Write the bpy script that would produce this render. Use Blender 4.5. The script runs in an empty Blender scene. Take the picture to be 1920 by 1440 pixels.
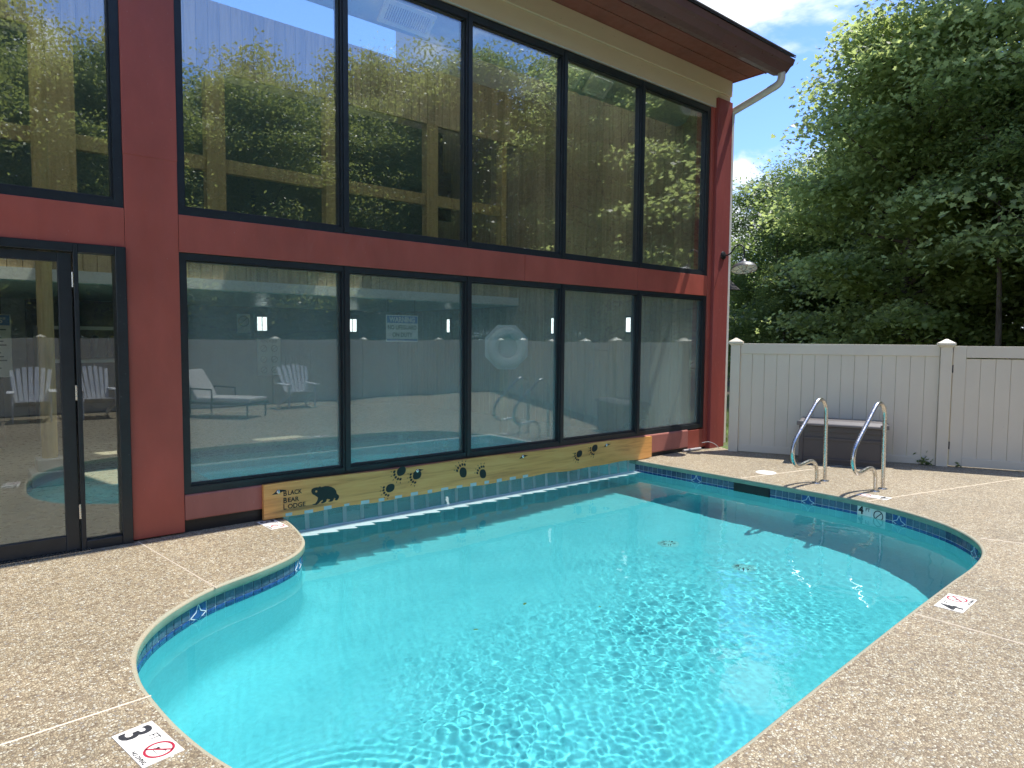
import bpy, bmesh, math, random
import numpy as np
from mathutils import Vector, Matrix

PI = math.pi
random.seed(7)
SC = bpy.context.scene
COL = SC.collection

# ------------------------------------------------------------------ camera
CAM_Y, CAM_Z = -5.936, 1.60
yaw, pitch, roll = math.radians(49.7734), math.radians(3.6243), math.radians(-0.4641)
fw = Vector((math.cos(yaw) * math.cos(pitch), math.sin(yaw) * math.cos(pitch), -math.sin(pitch)))
rt = fw.cross(Vector((0, 0, 1))).normalized()
dn = -(rt.cross(fw))
r2 = rt * math.cos(roll) + dn * math.sin(roll)
d2 = -rt * math.sin(roll) + dn * math.cos(roll)
cam = bpy.data.cameras.new('camera')
cam.sensor_width = 36.0
cam.lens = 1281.64 / 1920 * 36
cam.clip_start = 0.05
cam.clip_end = 600
cam_o = bpy.data.objects.new('camera', cam)
COL.objects.link(cam_o)
up2 = -d2
bk = -fw
cam_o.matrix_world = Matrix(((r2.x, up2.x, bk.x, 0), (r2.y, up2.y, bk.y, CAM_Y), (r2.z, up2.z, bk.z, CAM_Z), (0, 0, 0, 1)))
SC.camera = cam_o

# ------------------------------------------------------------------ sky
SUN = Vector((0.40, -0.148, 1.0)).normalized()
world = bpy.data.worlds.new("World")
SC.world = world
world.use_nodes = True
wt = world.node_tree
wt.nodes.clear()
def wn(t, **k):
    n = wt.nodes.new(t)
    for a, b in k.items(): setattr(n, a, b)
    return n
sky = wn('ShaderNodeTexSky', sky_type='NISHITA', sun_disc=False)
sky.sun_elevation = math.asin(SUN.z)
sky.sun_rotation = math.atan2(SUN.x, SUN.y)
sky.air_density = 1.0
sky.dust_density = 0.25
sky.ozone_density = 2.2
tc = wn('ShaderNodeTexCoord')
sp = wn('ShaderNodeSeparateXYZ')
wt.links.new(tc.outputs['Generated'], sp.inputs[0])
def wmath(op, a, b=None, c=None):
    n = wn('ShaderNodeMath', operation=op)
    for i, v in enumerate((a, b, c)):
        if v is None: continue
        if isinstance(v, (int, float)): n.inputs[i].default_value = v
        else: wt.links.new(v, n.inputs[i])
    return n.outputs[0]
zc = wmath('MAXIMUM', sp.outputs[2], 0.0)
den = wmath('ADD', zc, 0.22)
cx = wmath('DIVIDE', sp.outputs[0], den)
cy = wmath('DIVIDE', sp.outputs[1], den)
cb = wn('ShaderNodeCombineXYZ')
wt.links.new(cx, cb.inputs[0]); wt.links.new(cy, cb.inputs[1])
cb.inputs[2].default_value = 8.8
nz = wn('ShaderNodeTexNoise')
nz.inputs['Scale'].default_value = 1.9
nz.inputs['Detail'].default_value = 9
nz.inputs['Roughness'].default_value = 0.56
nz.inputs['Distortion'].default_value = 0.25
wt.links.new(cb.outputs[0], nz.inputs['Vector'])
# more cumulus towards the horizon, thinner overhead
low = wmath('SUBTRACT', 1.0, wmath('MULTIPLY', zc, 2.6))
low = wmath('MAXIMUM', low, 0.0)
dens = wmath('ADD', nz.outputs['Fac'], wmath('MULTIPLY', low, 0.195))
mr = wn('ShaderNodeMapRange', interpolation_type='SMOOTHSTEP')
mr.inputs['From Min'].default_value = 0.53
mr.inputs['From Max'].default_value = 0.66
wt.links.new(dens, mr.inputs['Value'])
nz2 = wn('ShaderNodeTexNoise')
nz2.inputs['Scale'].default_value = 3.6
nz2.inputs['Detail'].default_value = 5
wt.links.new(cb.outputs[0], nz2.inputs['Vector'])
cr = wn('ShaderNodeMapRange')
cr.inputs['From Min'].default_value = 0.3
cr.inputs['From Max'].default_value = 0.7
cr.inputs['To Min'].default_value = 3.9
cr.inputs['To Max'].default_value = 5.9
wt.links.new(nz2.outputs['Fac'], cr.inputs['Value'])
cc = wn('ShaderNodeMix', data_type='RGBA', blend_type='MULTIPLY')
cc.inputs['Factor'].default_value = 1.0
cc.inputs['A'].default_value = (0.96, 0.985, 1.0, 1)
wt.links.new(cr.outputs[0], cc.inputs['B'])
tint = wn('ShaderNodeMix', data_type='RGBA', blend_type='MULTIPLY')
tint.inputs['Factor'].default_value = 1.0
tint.inputs['B'].default_value = (0.56, 0.68, 0.95, 1)
wt.links.new(sky.outputs[0], tint.inputs['A'])
cm = wn('ShaderNodeMix', data_type='RGBA')
wt.links.new(wmath('MULTIPLY', wmath('MULTIPLY', mr.outputs[0], 0.93), wmath('MINIMUM', wmath('MULTIPLY', zc, 30.0), 1.0)), cm.inputs['Factor'])
wt.links.new(tint.outputs['Result'], cm.inputs['A'])
wt.links.new(cc.outputs['Result'], cm.inputs['B'])
bg = wn('ShaderNodeBackground')
bg.inputs['Strength'].default_value = 0.15
wt.links.new(cm.outputs['Result'], bg.inputs['Color'])
wo = wn('ShaderNodeOutputWorld')
wt.links.new(bg.outputs[0], wo.inputs['Surface'])

# ------------------------------------------------------------------ sun and exposure
sl = bpy.data.lights.new('sun', 'SUN')
sl.energy = 3.3
sl.angle = math.radians(0.5)
sl.color = (1.0, 0.955, 0.88)
sl.cycles.is_caustics_light = True
sun_o = bpy.data.objects.new('sun', sl)
sun_o.rotation_euler = SUN.to_track_quat('Z', 'Y').to_euler()
sun_o.location = (6, -3, 20)
COL.objects.link(sun_o)
vs = SC.view_settings
vs.view_transform = 'Standard'
vs.look = 'None'
vs.exposure = 1.08
vs.gamma = 1.0
vs.use_curve_mapping = False
cy_ = SC.cycles
cy_.use_denoising = True
cy_.max_bounces = 14
cy_.transparent_max_bounces = 24
cy_.transmission_bounces = 10
cy_.glossy_bounces = 5
cy_.diffuse_bounces = 6
cy_.caustics_reflective = True
cy_.caustics_refractive = True
cy_.sample_clamp_indirect = 4.0

# ------------------------------------------------------------------ helpers
def link(o, parent=None):
    COL.objects.link(o)
    if parent is not None: o.parent = parent
    return o
def root_loc(o):
    while o.parent is not None: o = o.parent
    return Vector(o.location)
def tag(o, label=None, cat=None, group=None, kind=None):
    if label: o['label'] = label
    if cat: o['category'] = cat
    if group: o['group'] = group
    if kind: o['kind'] = kind
    return o
def empty(name, loc, label=None, cat=None, group=None, kind=None):
    o = bpy.data.objects.new(name, None)
    o.empty_display_size = 0.1
    o.location = loc
    COL.objects.link(o)
    return tag(o, label, cat, group, kind)

class MB:
    """collects geometry in world metres, links it as one mesh object"""
    def __init__(s): s.v = []; s.f = []
    def add(s, vs_, fs):
        n = len(s.v); s.v += [tuple(p) for p in vs_]; s.f += [tuple(i + n for i in q) for q in fs]; return s
    def box(s, x0, x1, y0, y1, z0, z1):
        return s.add([(x0, y0, z0), (x1, y0, z0), (x1, y1, z0), (x0, y1, z0), (x0, y0, z1), (x1, y0, z1), (x1, y1, z1), (x0, y1, z1)],
                     [(0, 3, 2, 1), (4, 5, 6, 7), (0, 1, 5, 4), (1, 2, 6, 5), (2, 3, 7, 6), (3, 0, 4, 7)])
    def obox(s, c, ax, ay, az, hx, hy, hz):
        c = Vector(c); ax = Vector(ax).normalized() * hx; ay = Vector(ay).normalized() * hy; az = Vector(az).normalized() * hz
        P = []
        for k in (-1, 1):
            for (i, j) in ((-1, -1), (1, -1), (1, 1), (-1, 1)): P.append(c + ax * i + ay * j + az * k)
        return s.add(P, [(0, 3, 2, 1), (4, 5, 6, 7), (0, 1, 5, 4), (1, 2, 6, 5), (2, 3, 7, 6), (3, 0, 4, 7)])
    def tube(s, pts, r, n=10, cap=True):
        pts = [Vector(p) for p in pts]; rs = r if hasattr(r, '__len__') else [r] * len(pts)
        V = []; F = []; prev = None
        for i, p in enumerate(pts):
            t = (pts[min(i + 1, len(pts) - 1)] - pts[max(i - 1, 0)]).normalized()
            if prev is None:
                u = t.cross(Vector((0, 0, 1)))
                if u.length < 1e-3: u = t.cross(Vector((1, 0, 0)))
                u.normalize()
            else:
                u = (prev - t * prev.dot(t)).normalized()
            prev = u; w = t.cross(u)
            for k in range(n):
                a = 2 * PI * k / n
                V.append(p + (u * math.cos(a) + w * math.sin(a)) * rs[i])
        for i in range(len(pts) - 1):
            for k in range(n):
                k2 = (k + 1) % n
                F.append((i * n + k, i * n + k2, (i + 1) * n + k2, (i + 1) * n + k))
        if cap:
            F.append(tuple(reversed(range(n)))); F.append(tuple(range((len(pts) - 1) * n, len(pts) * n)))
        return s.add(V, F)
    def lathe(s, prof, c, n=24, axis='z'):
        V = []; F = []
        for (r, h) in prof:
            for k in range(n):
                a = 2 * PI * k / n
                if axis == 'z': V.append((c[0] + r * math.cos(a), c[1] + r * math.sin(a), c[2] + h))
                elif axis == 'y': V.append((c[0] + r * math.cos(a), c[1] + h, c[2] + r * math.sin(a)))
                else: V.append((c[0] + h, c[1] + r * math.cos(a), c[2] + r * math.sin(a)))
        for i in range(len(prof) - 1):
            for k in range(n):
                k2 = (k + 1) % n
                F.append((i * n + k, i * n + k2, (i + 1) * n + k2, (i + 1) * n + k))
        return s.add(V, F)
    def prism(s, poly, f):
        """poly: 2-D outline; f(u, v, w) maps to 3-D, w in (0, 1)"""
        n = len(poly)
        V = [f(u, v, 0) for u, v in poly] + [f(u, v, 1) for u, v in poly]
        F = [tuple(reversed(range(n))), tuple(range(n, 2 * n))]
        for i in range(n):
            j = (i + 1) % n
            F.append((i, j, n + j, n + i))
        return s.add(V, F)
    def ring(s, outer, inner, f):
        n = len(outer)
        V = [f(u, v, w) for w in (0, 1) for P in (outer, inner) for u, v in P]
        F = []
        for i in range(n):
            j = (i + 1) % n
            F += [(2 * n + i, 2 * n + j, 3 * n + j, 3 * n + i), (i, j, 2 * n + j, 2 * n + i), (n + j, n + i, 3 * n + i, 3 * n + j)]
        return s.add(V, F)
    def build(s, name, mat, parent=None, smooth=False, bevel=0.0, segs=2, origin=None, auto=None):
        if parent is not None: off = root_loc(parent)
        else: off = Vector(origin) if origin is not None else Vector((0, 0, 0))
        me = bpy.data.meshes.new(name)
        me.from_pydata([tuple(Vector(p) - off) for p in s.v], [], s.f)
        bm = bmesh.new(); bm.from_mesh(me)
        bmesh.ops.recalc_face_normals(bm, faces=bm.faces)
        if bevel > 0:
            es = [e for e in bm.edges if len(e.link_faces) == 2 and e.calc_face_angle(0) > 0.6]
            bmesh.ops.bevel(bm, geom=es, offset=bevel, segments=segs, profile=0.5, affect='EDGES', clamp_overlap=True)
        if smooth:
            for f in bm.faces: f.smooth = True
            for e in bm.edges:
                if len(e.link_faces) == 2 and e.calc_face_angle(0) > 0.7: e.smooth = False
        bm.to_mesh(me); bm.free()
        me.materials.append(mat)
        o = bpy.data.objects.new(name, me)
        if parent is None: o.location = off
        return link(o, parent)

def inst(name, me, parent, loc, rz=0.0, scale=(1, 1, 1), rot=None):
    o = bpy.data.objects.new(name, me)
    o.location = loc if parent is None else Vector(loc) - root_loc(parent)
    o.rotation_euler = rot if rot is not None else (0, 0, rz)
    o.scale = scale
    return link(o, parent)
def copy_tree(o, parent=None):
    c = o.copy(); COL.objects.link(c); c.parent = parent
    for ch in list(o.children): copy_tree(ch, c)
    return c

# ------------------------------------------------------------------ materials
def new_mat(name):
    m = bpy.data.materials.new(name); m.use_nodes = True
    nt = m.node_tree
    return m, nt, nt.nodes['Principled BSDF'], nt.nodes['Material Output']
def N(nt, t, ins=None, **k):
    n = nt.nodes.new(t)
    for a, b in k.items(): setattr(n, a, b)
    for a, b in (ins or {}).items():
        if hasattr(b, 'is_linked') or isinstance(b, bpy.types.NodeSocket): nt.links.new(b, n.inputs[a])
        else: n.inputs[a].default_value = b
    return n
def ramp(nt, fac, stops):
    n = nt.nodes.new('ShaderNodeValToRGB')
    e = n.color_ramp.elements
    while len(e) < len(stops): e.new(0.5)
    for i, (p, c) in enumerate(stops):
        e[i].position = p
        e[i].color = (*c, 1) if hasattr(c, '__len__') else (c, c, c, 1)
    nt.links.new(fac, n.inputs[0])
    return n.outputs[0]
def mixc(nt, f, a, b, bt='MIX'):
    n = nt.nodes.new('ShaderNodeMix'); n.data_type = 'RGBA'; n.blend_type = bt
    for nm, v in (('Factor', f), ('A', a), ('B', b)):
        idx = {'Factor': 0, 'A': 6, 'B': 7}[nm]
        if isinstance(v, bpy.types.NodeSocket): nt.links.new(v, n.inputs[idx])
        elif nm == 'Factor': n.inputs[idx].default_value = v
        else: n.inputs[idx].default_value = (*v, 1)
    return n.outputs[2]
def coords(nt, kind='Object', scale=(1, 1, 1), rot=(0, 0, 0)):
    tcn = nt.nodes.new('ShaderNodeTexCoord')
    mp = nt.nodes.new('ShaderNodeMapping')
    mp.inputs['Scale'].default_value = scale
    mp.inputs['Rotation'].default_value = rot
    nt.links.new(tcn.outputs[kind], mp.inputs[0])
    return mp.outputs[0]
def bump(nt, h, strength, dist, bsdf):
    b = N(nt, 'ShaderNodeBump', {'Strength': strength, 'Distance': dist, 'Height': h})
    nt.links.new(b.outputs[0], bsdf.inputs['Normal'])
def geo_pos(nt, scale=(1, 1, 1)):
    g = nt.nodes.new('ShaderNodeNewGeometry')
    mp = nt.nodes.new('ShaderNodeMapping')
    mp.inputs['Scale'].default_value = scale
    nt.links.new(g.outputs['Position'], mp.inputs[0])
    return mp.outputs[0]

def paint(name, col, rough=0.5, var=0.12, scale=6.0, spec=0.5, bumpy=0.0, metallic=0.0, specks=0.0, speck_col=(0.6, 0.58, 0.52), stretch=(1, 1, 1)):
    m, nt, b, out = new_mat(name)
    v = geo_pos(nt, stretch)
    n1 = N(nt, 'ShaderNodeTexNoise', {'Vector': v, 'Scale': scale, 'Detail': 6.0, 'Roughness': 0.6})
    lo = tuple(c * (1 - var) for c in col); hi = tuple(min(1, c * (1 + var)) for c in col)
    c = ramp(nt, n1.outputs['Fac'], [(0.3, lo), (0.7, hi)])
    if specks > 0:
        n2 = N(nt, 'ShaderNodeTexNoise', {'Vector': v, 'Scale': 55.0, 'Detail': 3.0})
        f = ramp(nt, n2.outputs['Fac'], [(0.72 - 0.04 * specks, 0.0), (0.78, 1.0)])
        c = mixc(nt, f, c, speck_col)
    nt.links.new(c, b.inputs['Base Color'])
    n3 = N(nt, 'ShaderNodeTexNoise', {'Vector': v, 'Scale': scale * 5, 'Detail': 4.0})
    r = ramp(nt, n3.outputs['Fac'], [(0.3, max(0.0, rough - 0.08)), (0.7, min(1, rough + 0.1))])
    nt.links.new(r, b.inputs['Roughness'])
    b.inputs['Metallic'].default_value = metallic
    b.inputs['Specular IOR Level'].default_value = spec
    if bumpy > 0: bump(nt, n3.outputs['Fac'], bumpy, 0.004, b)
    return m

M = {}
M['red'] = paint('red_metal_cladding', (0.36, 0.080, 0.054), 0.40, 0.17, 1.5, 0.5, 0.10, specks=0.7, speck_col=(0.42, 0.22, 0.18), stretch=(1.6, 1.6, 0.7))
M['red_sill'] = paint('faded_red_sill', (0.34, 0.125, 0.098), 0.5, 0.10, 9, 0.4, 0.05, specks=0.5, speck_col=(0.42, 0.3, 0.27), stretch=(1, 1, 0.25))
M['red_wood'] = paint('red_painted_wood', (0.255, 0.052, 0.044), 0.55, 0.14, 4, 0.4, 0.25, specks=0.6, speck_col=(0.4, 0.2, 0.17), stretch=(1, 1, 0.2))
M['frame'] = paint('black_window_frame', (0.014, 0.019, 0.022), 0.38, 0.2, 12, 0.5, 0.03, specks=0.45, speck_col=(0.10, 0.11, 0.11))
M['gasket'] = paint('frame_gasket', (0.06, 0.06, 0.058), 0.6, 0.3, 20, 0.4, specks=0.8, speck_col=(0.35, 0.34, 0.32))
M['cream'] = paint('cream_trim', (0.60, 0.50, 0.335), 0.6, 0.05, 2.2, 0.3, 0.10, specks=0.35, speck_col=(0.36, 0.28, 0.17), stretch=(0.3, 1, 1))
M['soffit'] = paint('red_soffit', (0.215, 0.078, 0.056), 0.6, 0.14, 2.4, 0.3, 0.06, specks=0.4, speck_col=(0.34, 0.17, 0.12))
M['fascia'] = paint('red_fascia', (0.205, 0.068, 0.055), 0.5, 0.16, 1.5, 0.4, 0.05, stretch=(1, 1, 0.4))
M['gutter'] = paint('brown_gutter', (0.14, 0.073, 0.073), 0.35, 0.08, 3, 0.5, 0.02, specks=0.4, speck_col=(0.3, 0.25, 0.23))
M['white_al'] = paint('off_white_aluminium', (0.60, 0.57, 0.51), 0.4, 0.07, 6, 0.5, 0.03, specks=0.4, speck_col=(0.36, 0.33, 0.28))
M['vinyl'] = paint('tan_vinyl', (0.66, 0.60, 0.465), 0.42, 0.035, 1.2, 0.45, 0.02, specks=0.25, speck_col=(0.42, 0.39, 0.32))
M['shingle'] = paint('dark_shingle', (0.055, 0.05, 0.046), 0.9, 0.35, 30, 0.2, 0.4)
M['steel'] = paint('brushed_steel', (0.64, 0.62, 0.58), 0.24, 0.05, 14, 0.5, 0.0, metallic=1.0)
M['black'] = paint('black_paint', (0.012, 0.012, 0.013), 0.45, 0.2, 20, 0.5)
M['lampgrey'] = paint('lamp_shade_metal', (0.17, 0.17, 0.165), 0.4, 0.15, 12, 0.5, 0.0, metallic=0.6)
M['white'] = paint('white_enamel', (0.78, 0.77, 0.72), 0.4, 0.04, 8, 0.5)
M['tilewhite'] = paint('marker_tile_white', (0.76, 0.73, 0.66), 0.45, 0.06, 10, 0.45, 0.0, specks=0.6, speck_col=(0.5, 0.46, 0.4))
M['ink'] = paint('marker_ink', (0.03, 0.032, 0.036), 0.55, 0.2, 40, 0.4)
M['redink'] = paint('marker_red_ink', (0.36, 0.02, 0.045), 0.55, 0.15, 40, 0.4)
M['boxplastic'] = paint('taupe_plastic', (0.072, 0.064, 0.061), 0.48, 0.06, 8, 0.45, 0.06)
M['boxlid'] = paint('taupe_plastic_lid', (0.135, 0.122, 0.116), 0.42, 0.06, 8, 0.5, 0.05)
M['caulk'] = paint('joint_caulk', (0.66, 0.56, 0.42), 0.7, 0.12, 10, 0.3)
M['signink'] = paint('burnt_black', (0.013, 0.02, 0.017), 0.5, 0.2, 30, 0.4)
M['plasterwall'] = paint('interior_plaster', (0.48, 0.50, 0.46), 0.7, 0.08, 2, 0.3)
M['ceilpaint'] = paint('interior_ceiling', (0.55, 0.54, 0.58), 0.7, 0.06, 2, 0.3)
M['tealceil'] = paint('teal_soffit', (0.34, 0.54, 0.49), 0.35, 0.12, 3, 0.5)
M['tealdark'] = paint('teal_wall', (0.10, 0.17, 0.15), 0.7, 0.2, 3, 0.2)
M['darkwall'] = paint('dark_interior_wall', (0.075, 0.07, 0.06), 0.8, 0.3, 5, 0.2)
M['int_floor'] = paint('interior_floor', (0.34, 0.32, 0.235), 0.3, 0.1, 3, 0.5)
M['signblue'] = paint('sign_blue', (0.045, 0.15, 0.36), 0.5, 0.1, 8)
M['signpale'] = paint('sign_pale', (0.62, 0.64, 0.58), 0.5, 0.06, 8)
M['duct'] = paint('duct_metal', (0.42, 0.55, 0.58), 0.35, 0.08, 4, 0.5, metallic=0.3)
M['grille'] = paint('grille_metal', (0.84, 0.86, 0.84), 0.4, 0.05, 8)
M['ringfoam'] = paint('life_ring_foam', (0.68, 0.70, 0.66), 0.5, 0.06, 6)
M['slatgrey'] = paint('grey_poly_lumber', (0.66, 0.66, 0.65), 0.6, 0.08, 12, 0.3)
M['cushion'] = paint('cushion_fabric', (0.56, 0.53, 0.48), 0.85, 0.06, 30, 0.2)
M['litter'] = paint('woodland_floor', (0.07, 0.052, 0.032), 0.95, 0.5, 3, 0.2)
M['barnred'] = paint('dark_red_siding', (0.10, 0.02, 0.018), 0.7, 0.15, 4, 0.3)
M['pvc'] = paint('grey_pipe', (0.36, 0.34, 0.33), 0.5, 0.1, 10)
M['inkblue'] = paint('pictogram_ink', (0.05, 0.09, 0.09), 0.6, 0.1, 20)

def emit(name, col, s):
    m, nt, b, out = new_mat(name)
    b.inputs['Base Color'].default_value = (*col, 1)
    b.inputs['Emission Color'].default_value = (*col, 1)
    b.inputs['Emission Strength'].default_value = s
    return m
M['lamp'] = emit('lit_lamp_panel', (0.95, 1.0, 1.0), 1.3)

def wood(name, c0, c1, c2, grain=(18, 18, 1.2), rough=0.55, knots=0.0, coat=0.0, island=0.35):
    m, nt, b, out = new_mat(name)
    v = geo_pos(nt, grain)
    g = nt.nodes.new('ShaderNodeNewGeometry')
    oi = nt.nodes.new('ShaderNodeObjectInfo')
    vadd = N(nt, 'ShaderNodeVectorMath', operation='ADD')
    nt.links.new(v, vadd.inputs[0])
    sc_ = N(nt, 'ShaderNodeMath', {0: oi.outputs['Random'], 1: 37.0}, operation='MULTIPLY')
    cbn = N(nt, 'ShaderNodeCombineXYZ', {0: sc_.outputs[0], 1: sc_.outputs[0], 2: sc_.outputs[0]})
    nt.links.new(cbn.outputs[0], vadd.inputs[1])
    n1 = N(nt, 'ShaderNodeTexNoise', {'Vector': vadd.outputs[0], 'Scale': 1.0, 'Detail': 7.0, 'Roughness': 0.62, 'Distortion': 0.6})
    c = ramp(nt, n1.outputs['Fac'], [(0.25, c0), (0.5, c1), (0.75, c2)])
    dk = ramp(nt, oi.outputs['Random'], [(0.0, 1 - island), (1.0, 1.0)])
    c = mixc(nt, 1.0, c, dk, 'MULTIPLY')
    if knots > 0:
        kv = geo_pos(nt, tuple(0.16 * g_ for g_ in grain))
        vo = N(nt, 'ShaderNodeTexVoronoi', {'Vector': kv, 'Scale': 2.0})
        kf = ramp(nt, vo.outputs['Distance'], [(0.0, 1.0), (0.10, 0.75), (0.16, 0.0)])
        kf2 = N(nt, 'ShaderNodeMath', {0: kf, 1: knots}, operation='MULTIPLY')
        c = mixc(nt, kf2.outputs[0], c, tuple(0.25 * x for x in c0))
    nt.links.new(c, b.inputs['Base Color'])
    b.inputs['Roughness'].default_value = rough
    b.inputs['Coat Weight'].default_value = coat
    b.inputs['Coat Roughness'].default_value = 0.25
    bump(nt, n1.outputs['Fac'], 0.25, 0.004, b)
    return m
M['board'] = wood('pine_boards', (0.25, 0.185, 0.10), (0.43, 0.33, 0.185), (0.54, 0.43, 0.26))
M['beam'] = wood('timber_beam', (0.30, 0.22, 0.08), (0.48, 0.36, 0.15), (0.56, 0.43, 0.2))
M['signwood'] = wood('varnished_plank', (0.44, 0.17, 0.04), (0.72, 0.335, 0.085), (0.80, 0.42, 0.13), (1.3, 20, 20), 0.4, 0.8, 0.3, 0.0)
M['bark'] = wood('bark', (0.035, 0.028, 0.02), (0.085, 0.07, 0.055), (0.16, 0.145, 0.12), (9, 9, 2.0), 0.9, 0.0, 0.0, 0.2)

# exposed aggregate deck
def deck_mat():
    m, nt, b, out = new_mat('exposed_aggregate')
    v = geo_pos(nt)
    wob = N(nt, 'ShaderNodeTexNoise', {'Vector': v, 'Scale': 60.0, 'Detail': 2.0})
    vv = N(nt, 'ShaderNodeVectorMath', operation='MULTIPLY_ADD')
    nt.links.new(wob.outputs['Color'], vv.inputs[0])
    vv.inputs[1].default_value = (0.006, 0.006, 0.006)
    nt.links.new(v, vv.inputs[2])
    vo = N(nt, 'ShaderNodeTexVoronoi', {'Vector': vv.outputs[0], 'Scale': 88.0, 'Randomness': 1.0})
    ed = N(nt, 'ShaderNodeTexVoronoi', {'Vector': vv.outputs[0], 'Scale': 88.0}, feature='DISTANCE_TO_EDGE')
    sepc = N(nt, 'ShaderNodeSeparateColor', {'Color': vo.outputs['Color']})
    peb = ramp(nt, sepc.outputs[0], [(0.0, (0.17, 0.115, 0.075)), (0.15, (0.31, 0.225, 0.145)), (0.36, (0.43, 0.325, 0.205)),
                                     (0.60, (0.53, 0.42, 0.28)), (0.80, (0.63, 0.535, 0.39)), (0.95, (0.74, 0.68, 0.57)), (1.0, (0.22, 0.19, 0.19))])
    ef = ramp(nt, ed.outputs['Distance'], [(0.03, 1.0), (0.16, 0.0)])
    c = mixc(nt, ef, peb, (0.235, 0.175, 0.115))
    big = N(nt, 'ShaderNodeTexNoise', {'Vector': v, 'Scale': 0.9, 'Detail': 5.0, 'Roughness': 0.6})
    c = mixc(nt, 1.0, c, ramp(nt, big.outputs['Fac'], [(0.3, (0.70, 0.735, 0.70)), (0.7, (0.90, 0.93, 0.885))]), 'MULTIPLY')
    st1 = N(nt, 'ShaderNodeTexNoise', {'Vector': v, 'Scale': 1.7, 'Detail': 7.0, 'Roughness': 0.68, 'Distortion': 0.8})
    c = mixc(nt, ramp(nt, st1.outputs['Fac'], [(0.56, 0.0), (0.70, 0.32)]), c, (0.17, 0.135, 0.10))
    st2 = N(nt, 'ShaderNodeTexNoise', {'Vector': v, 'Scale': 7.0, 'Detail': 4.0, 'Roughness': 0.6})
    c = mixc(nt, ramp(nt, st2.outputs['Fac'], [(0.66, 0.0), (0.74, 0.40)]), c, (0.12, 0.095, 0.075))
    mid = N(nt, 'ShaderNodeTexNoise', {'Vector': v, 'Scale': 16.0, 'Detail': 3.0})
    c = mixc(nt, 1.0, c, ramp(nt, mid.outputs['Fac'], [(0.35, 0.88), (0.65, 1.1)]), 'MULTIPLY')
    nt.links.new(c, b.inputs['Base Color'])
    b.inputs['Roughness'].default_value = 0.62
    hgt = ramp(nt, ed.outputs['Distance'], [(0.0, 0.0), (0.35, 1.0)])
    bump(nt, hgt, 0.75, 0.0032, b)
    return m
M['deck'] = deck_mat()
def coping_mat():
    m, nt, b, out = new_mat('coping_mortar')
    v = geo_pos(nt)
    n1 = N(nt, 'ShaderNodeTexNoise', {'Vector': v, 'Scale': 150.0, 'Detail': 3.0})
    n2 = N(nt, 'ShaderNodeTexNoise', {'Vector': v, 'Scale': 5.0, 'Detail': 5.0})
    c = ramp(nt, n1.outputs['Fac'], [(0.3, (0.27, 0.23, 0.155)), (0.7, (0.42, 0.365, 0.255))])
    c = mixc(nt, ramp(nt, n2.outputs['Fac'], [(0.35, 0.0), (0.75, 0.55)]), c, (0.27, 0.33, 0.25))
    nt.links.new(c, b.inputs['Base Color'])
    b.inputs['Roughness'].default_value = 0.7
    bump(nt, n1.outputs['Fac'], 0.4, 0.002, b)
    return m
M['coping'] = coping_mat()
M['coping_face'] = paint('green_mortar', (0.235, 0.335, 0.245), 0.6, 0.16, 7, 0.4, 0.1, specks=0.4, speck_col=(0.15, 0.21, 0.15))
def plaster_mat():
    m, nt, b, out = new_mat('pool_plaster')
    v = geo_pos(nt)
    n2 = N(nt, 'ShaderNodeTexNoise', {'Vector': v, 'Scale': 2.2, 'Detail': 6.0, 'Roughness': 0.65})
    n3 = N(nt, 'ShaderNodeTexNoise', {'Vector': v, 'Scale': 38.0, 'Detail': 3.0})
    c = ramp(nt, n2.outputs['Fac'], [(0.25, (0.42, 0.71, 0.73)), (0.55, (0.50, 0.79, 0.80)), (0.75, (0.545, 0.82, 0.82))])
    c = mixc(nt, 1.0, c, ramp(nt, n3.outputs['Fac'], [(0.3, 0.94), (0.7, 1.04)]), 'MULTIPLY')
    nt.links.new(c, b.inputs['Base Color'])
    b.inputs['Roughness'].default_value = 0.8
    return m
M['plaster'] = plaster_mat()
def tile_mat(name, lo, hi):
    m, nt, b, out = new_mat(name)
    v = geo_pos(nt)
    oi = nt.nodes.new('ShaderNodeObjectInfo')
    n2 = N(nt, 'ShaderNodeTexNoise', {'Vector': v, 'Scale': 26.0, 'Detail': 5.0, 'Roughness': 0.7, 'Distortion': 1.0})
    c = ramp(nt, n2.outputs['Fac'], [(0.3, lo), (0.62, hi), (0.8, tuple(min(1, 1.9 * x + 0.06) for x in hi))])
    c = mixc(nt, 1.0, c, ramp(nt, oi.outputs['Random'], [(0.0, 0.78), (1.0, 1.15)]), 'MULTIPLY')
    nt.links.new(c, b.inputs['Base Color'])
    b.inputs['Roughness'].default_value = 0.1
    b.inputs['Specular IOR Level'].default_value = 0.6
    return m
M['tile'] = tile_mat('cobalt_tile', (0.01, 0.035, 0.16), (0.03, 0.10, 0.30))
M['tile_dry'] = tile_mat('limed_blue_tile', (0.028, 0.06, 0.13), (0.085, 0.135, 0.19))
M['tile_line'] = paint('tile_white_line', (0.62, 0.72, 0.76), 0.4, 0.05, 20)

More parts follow.
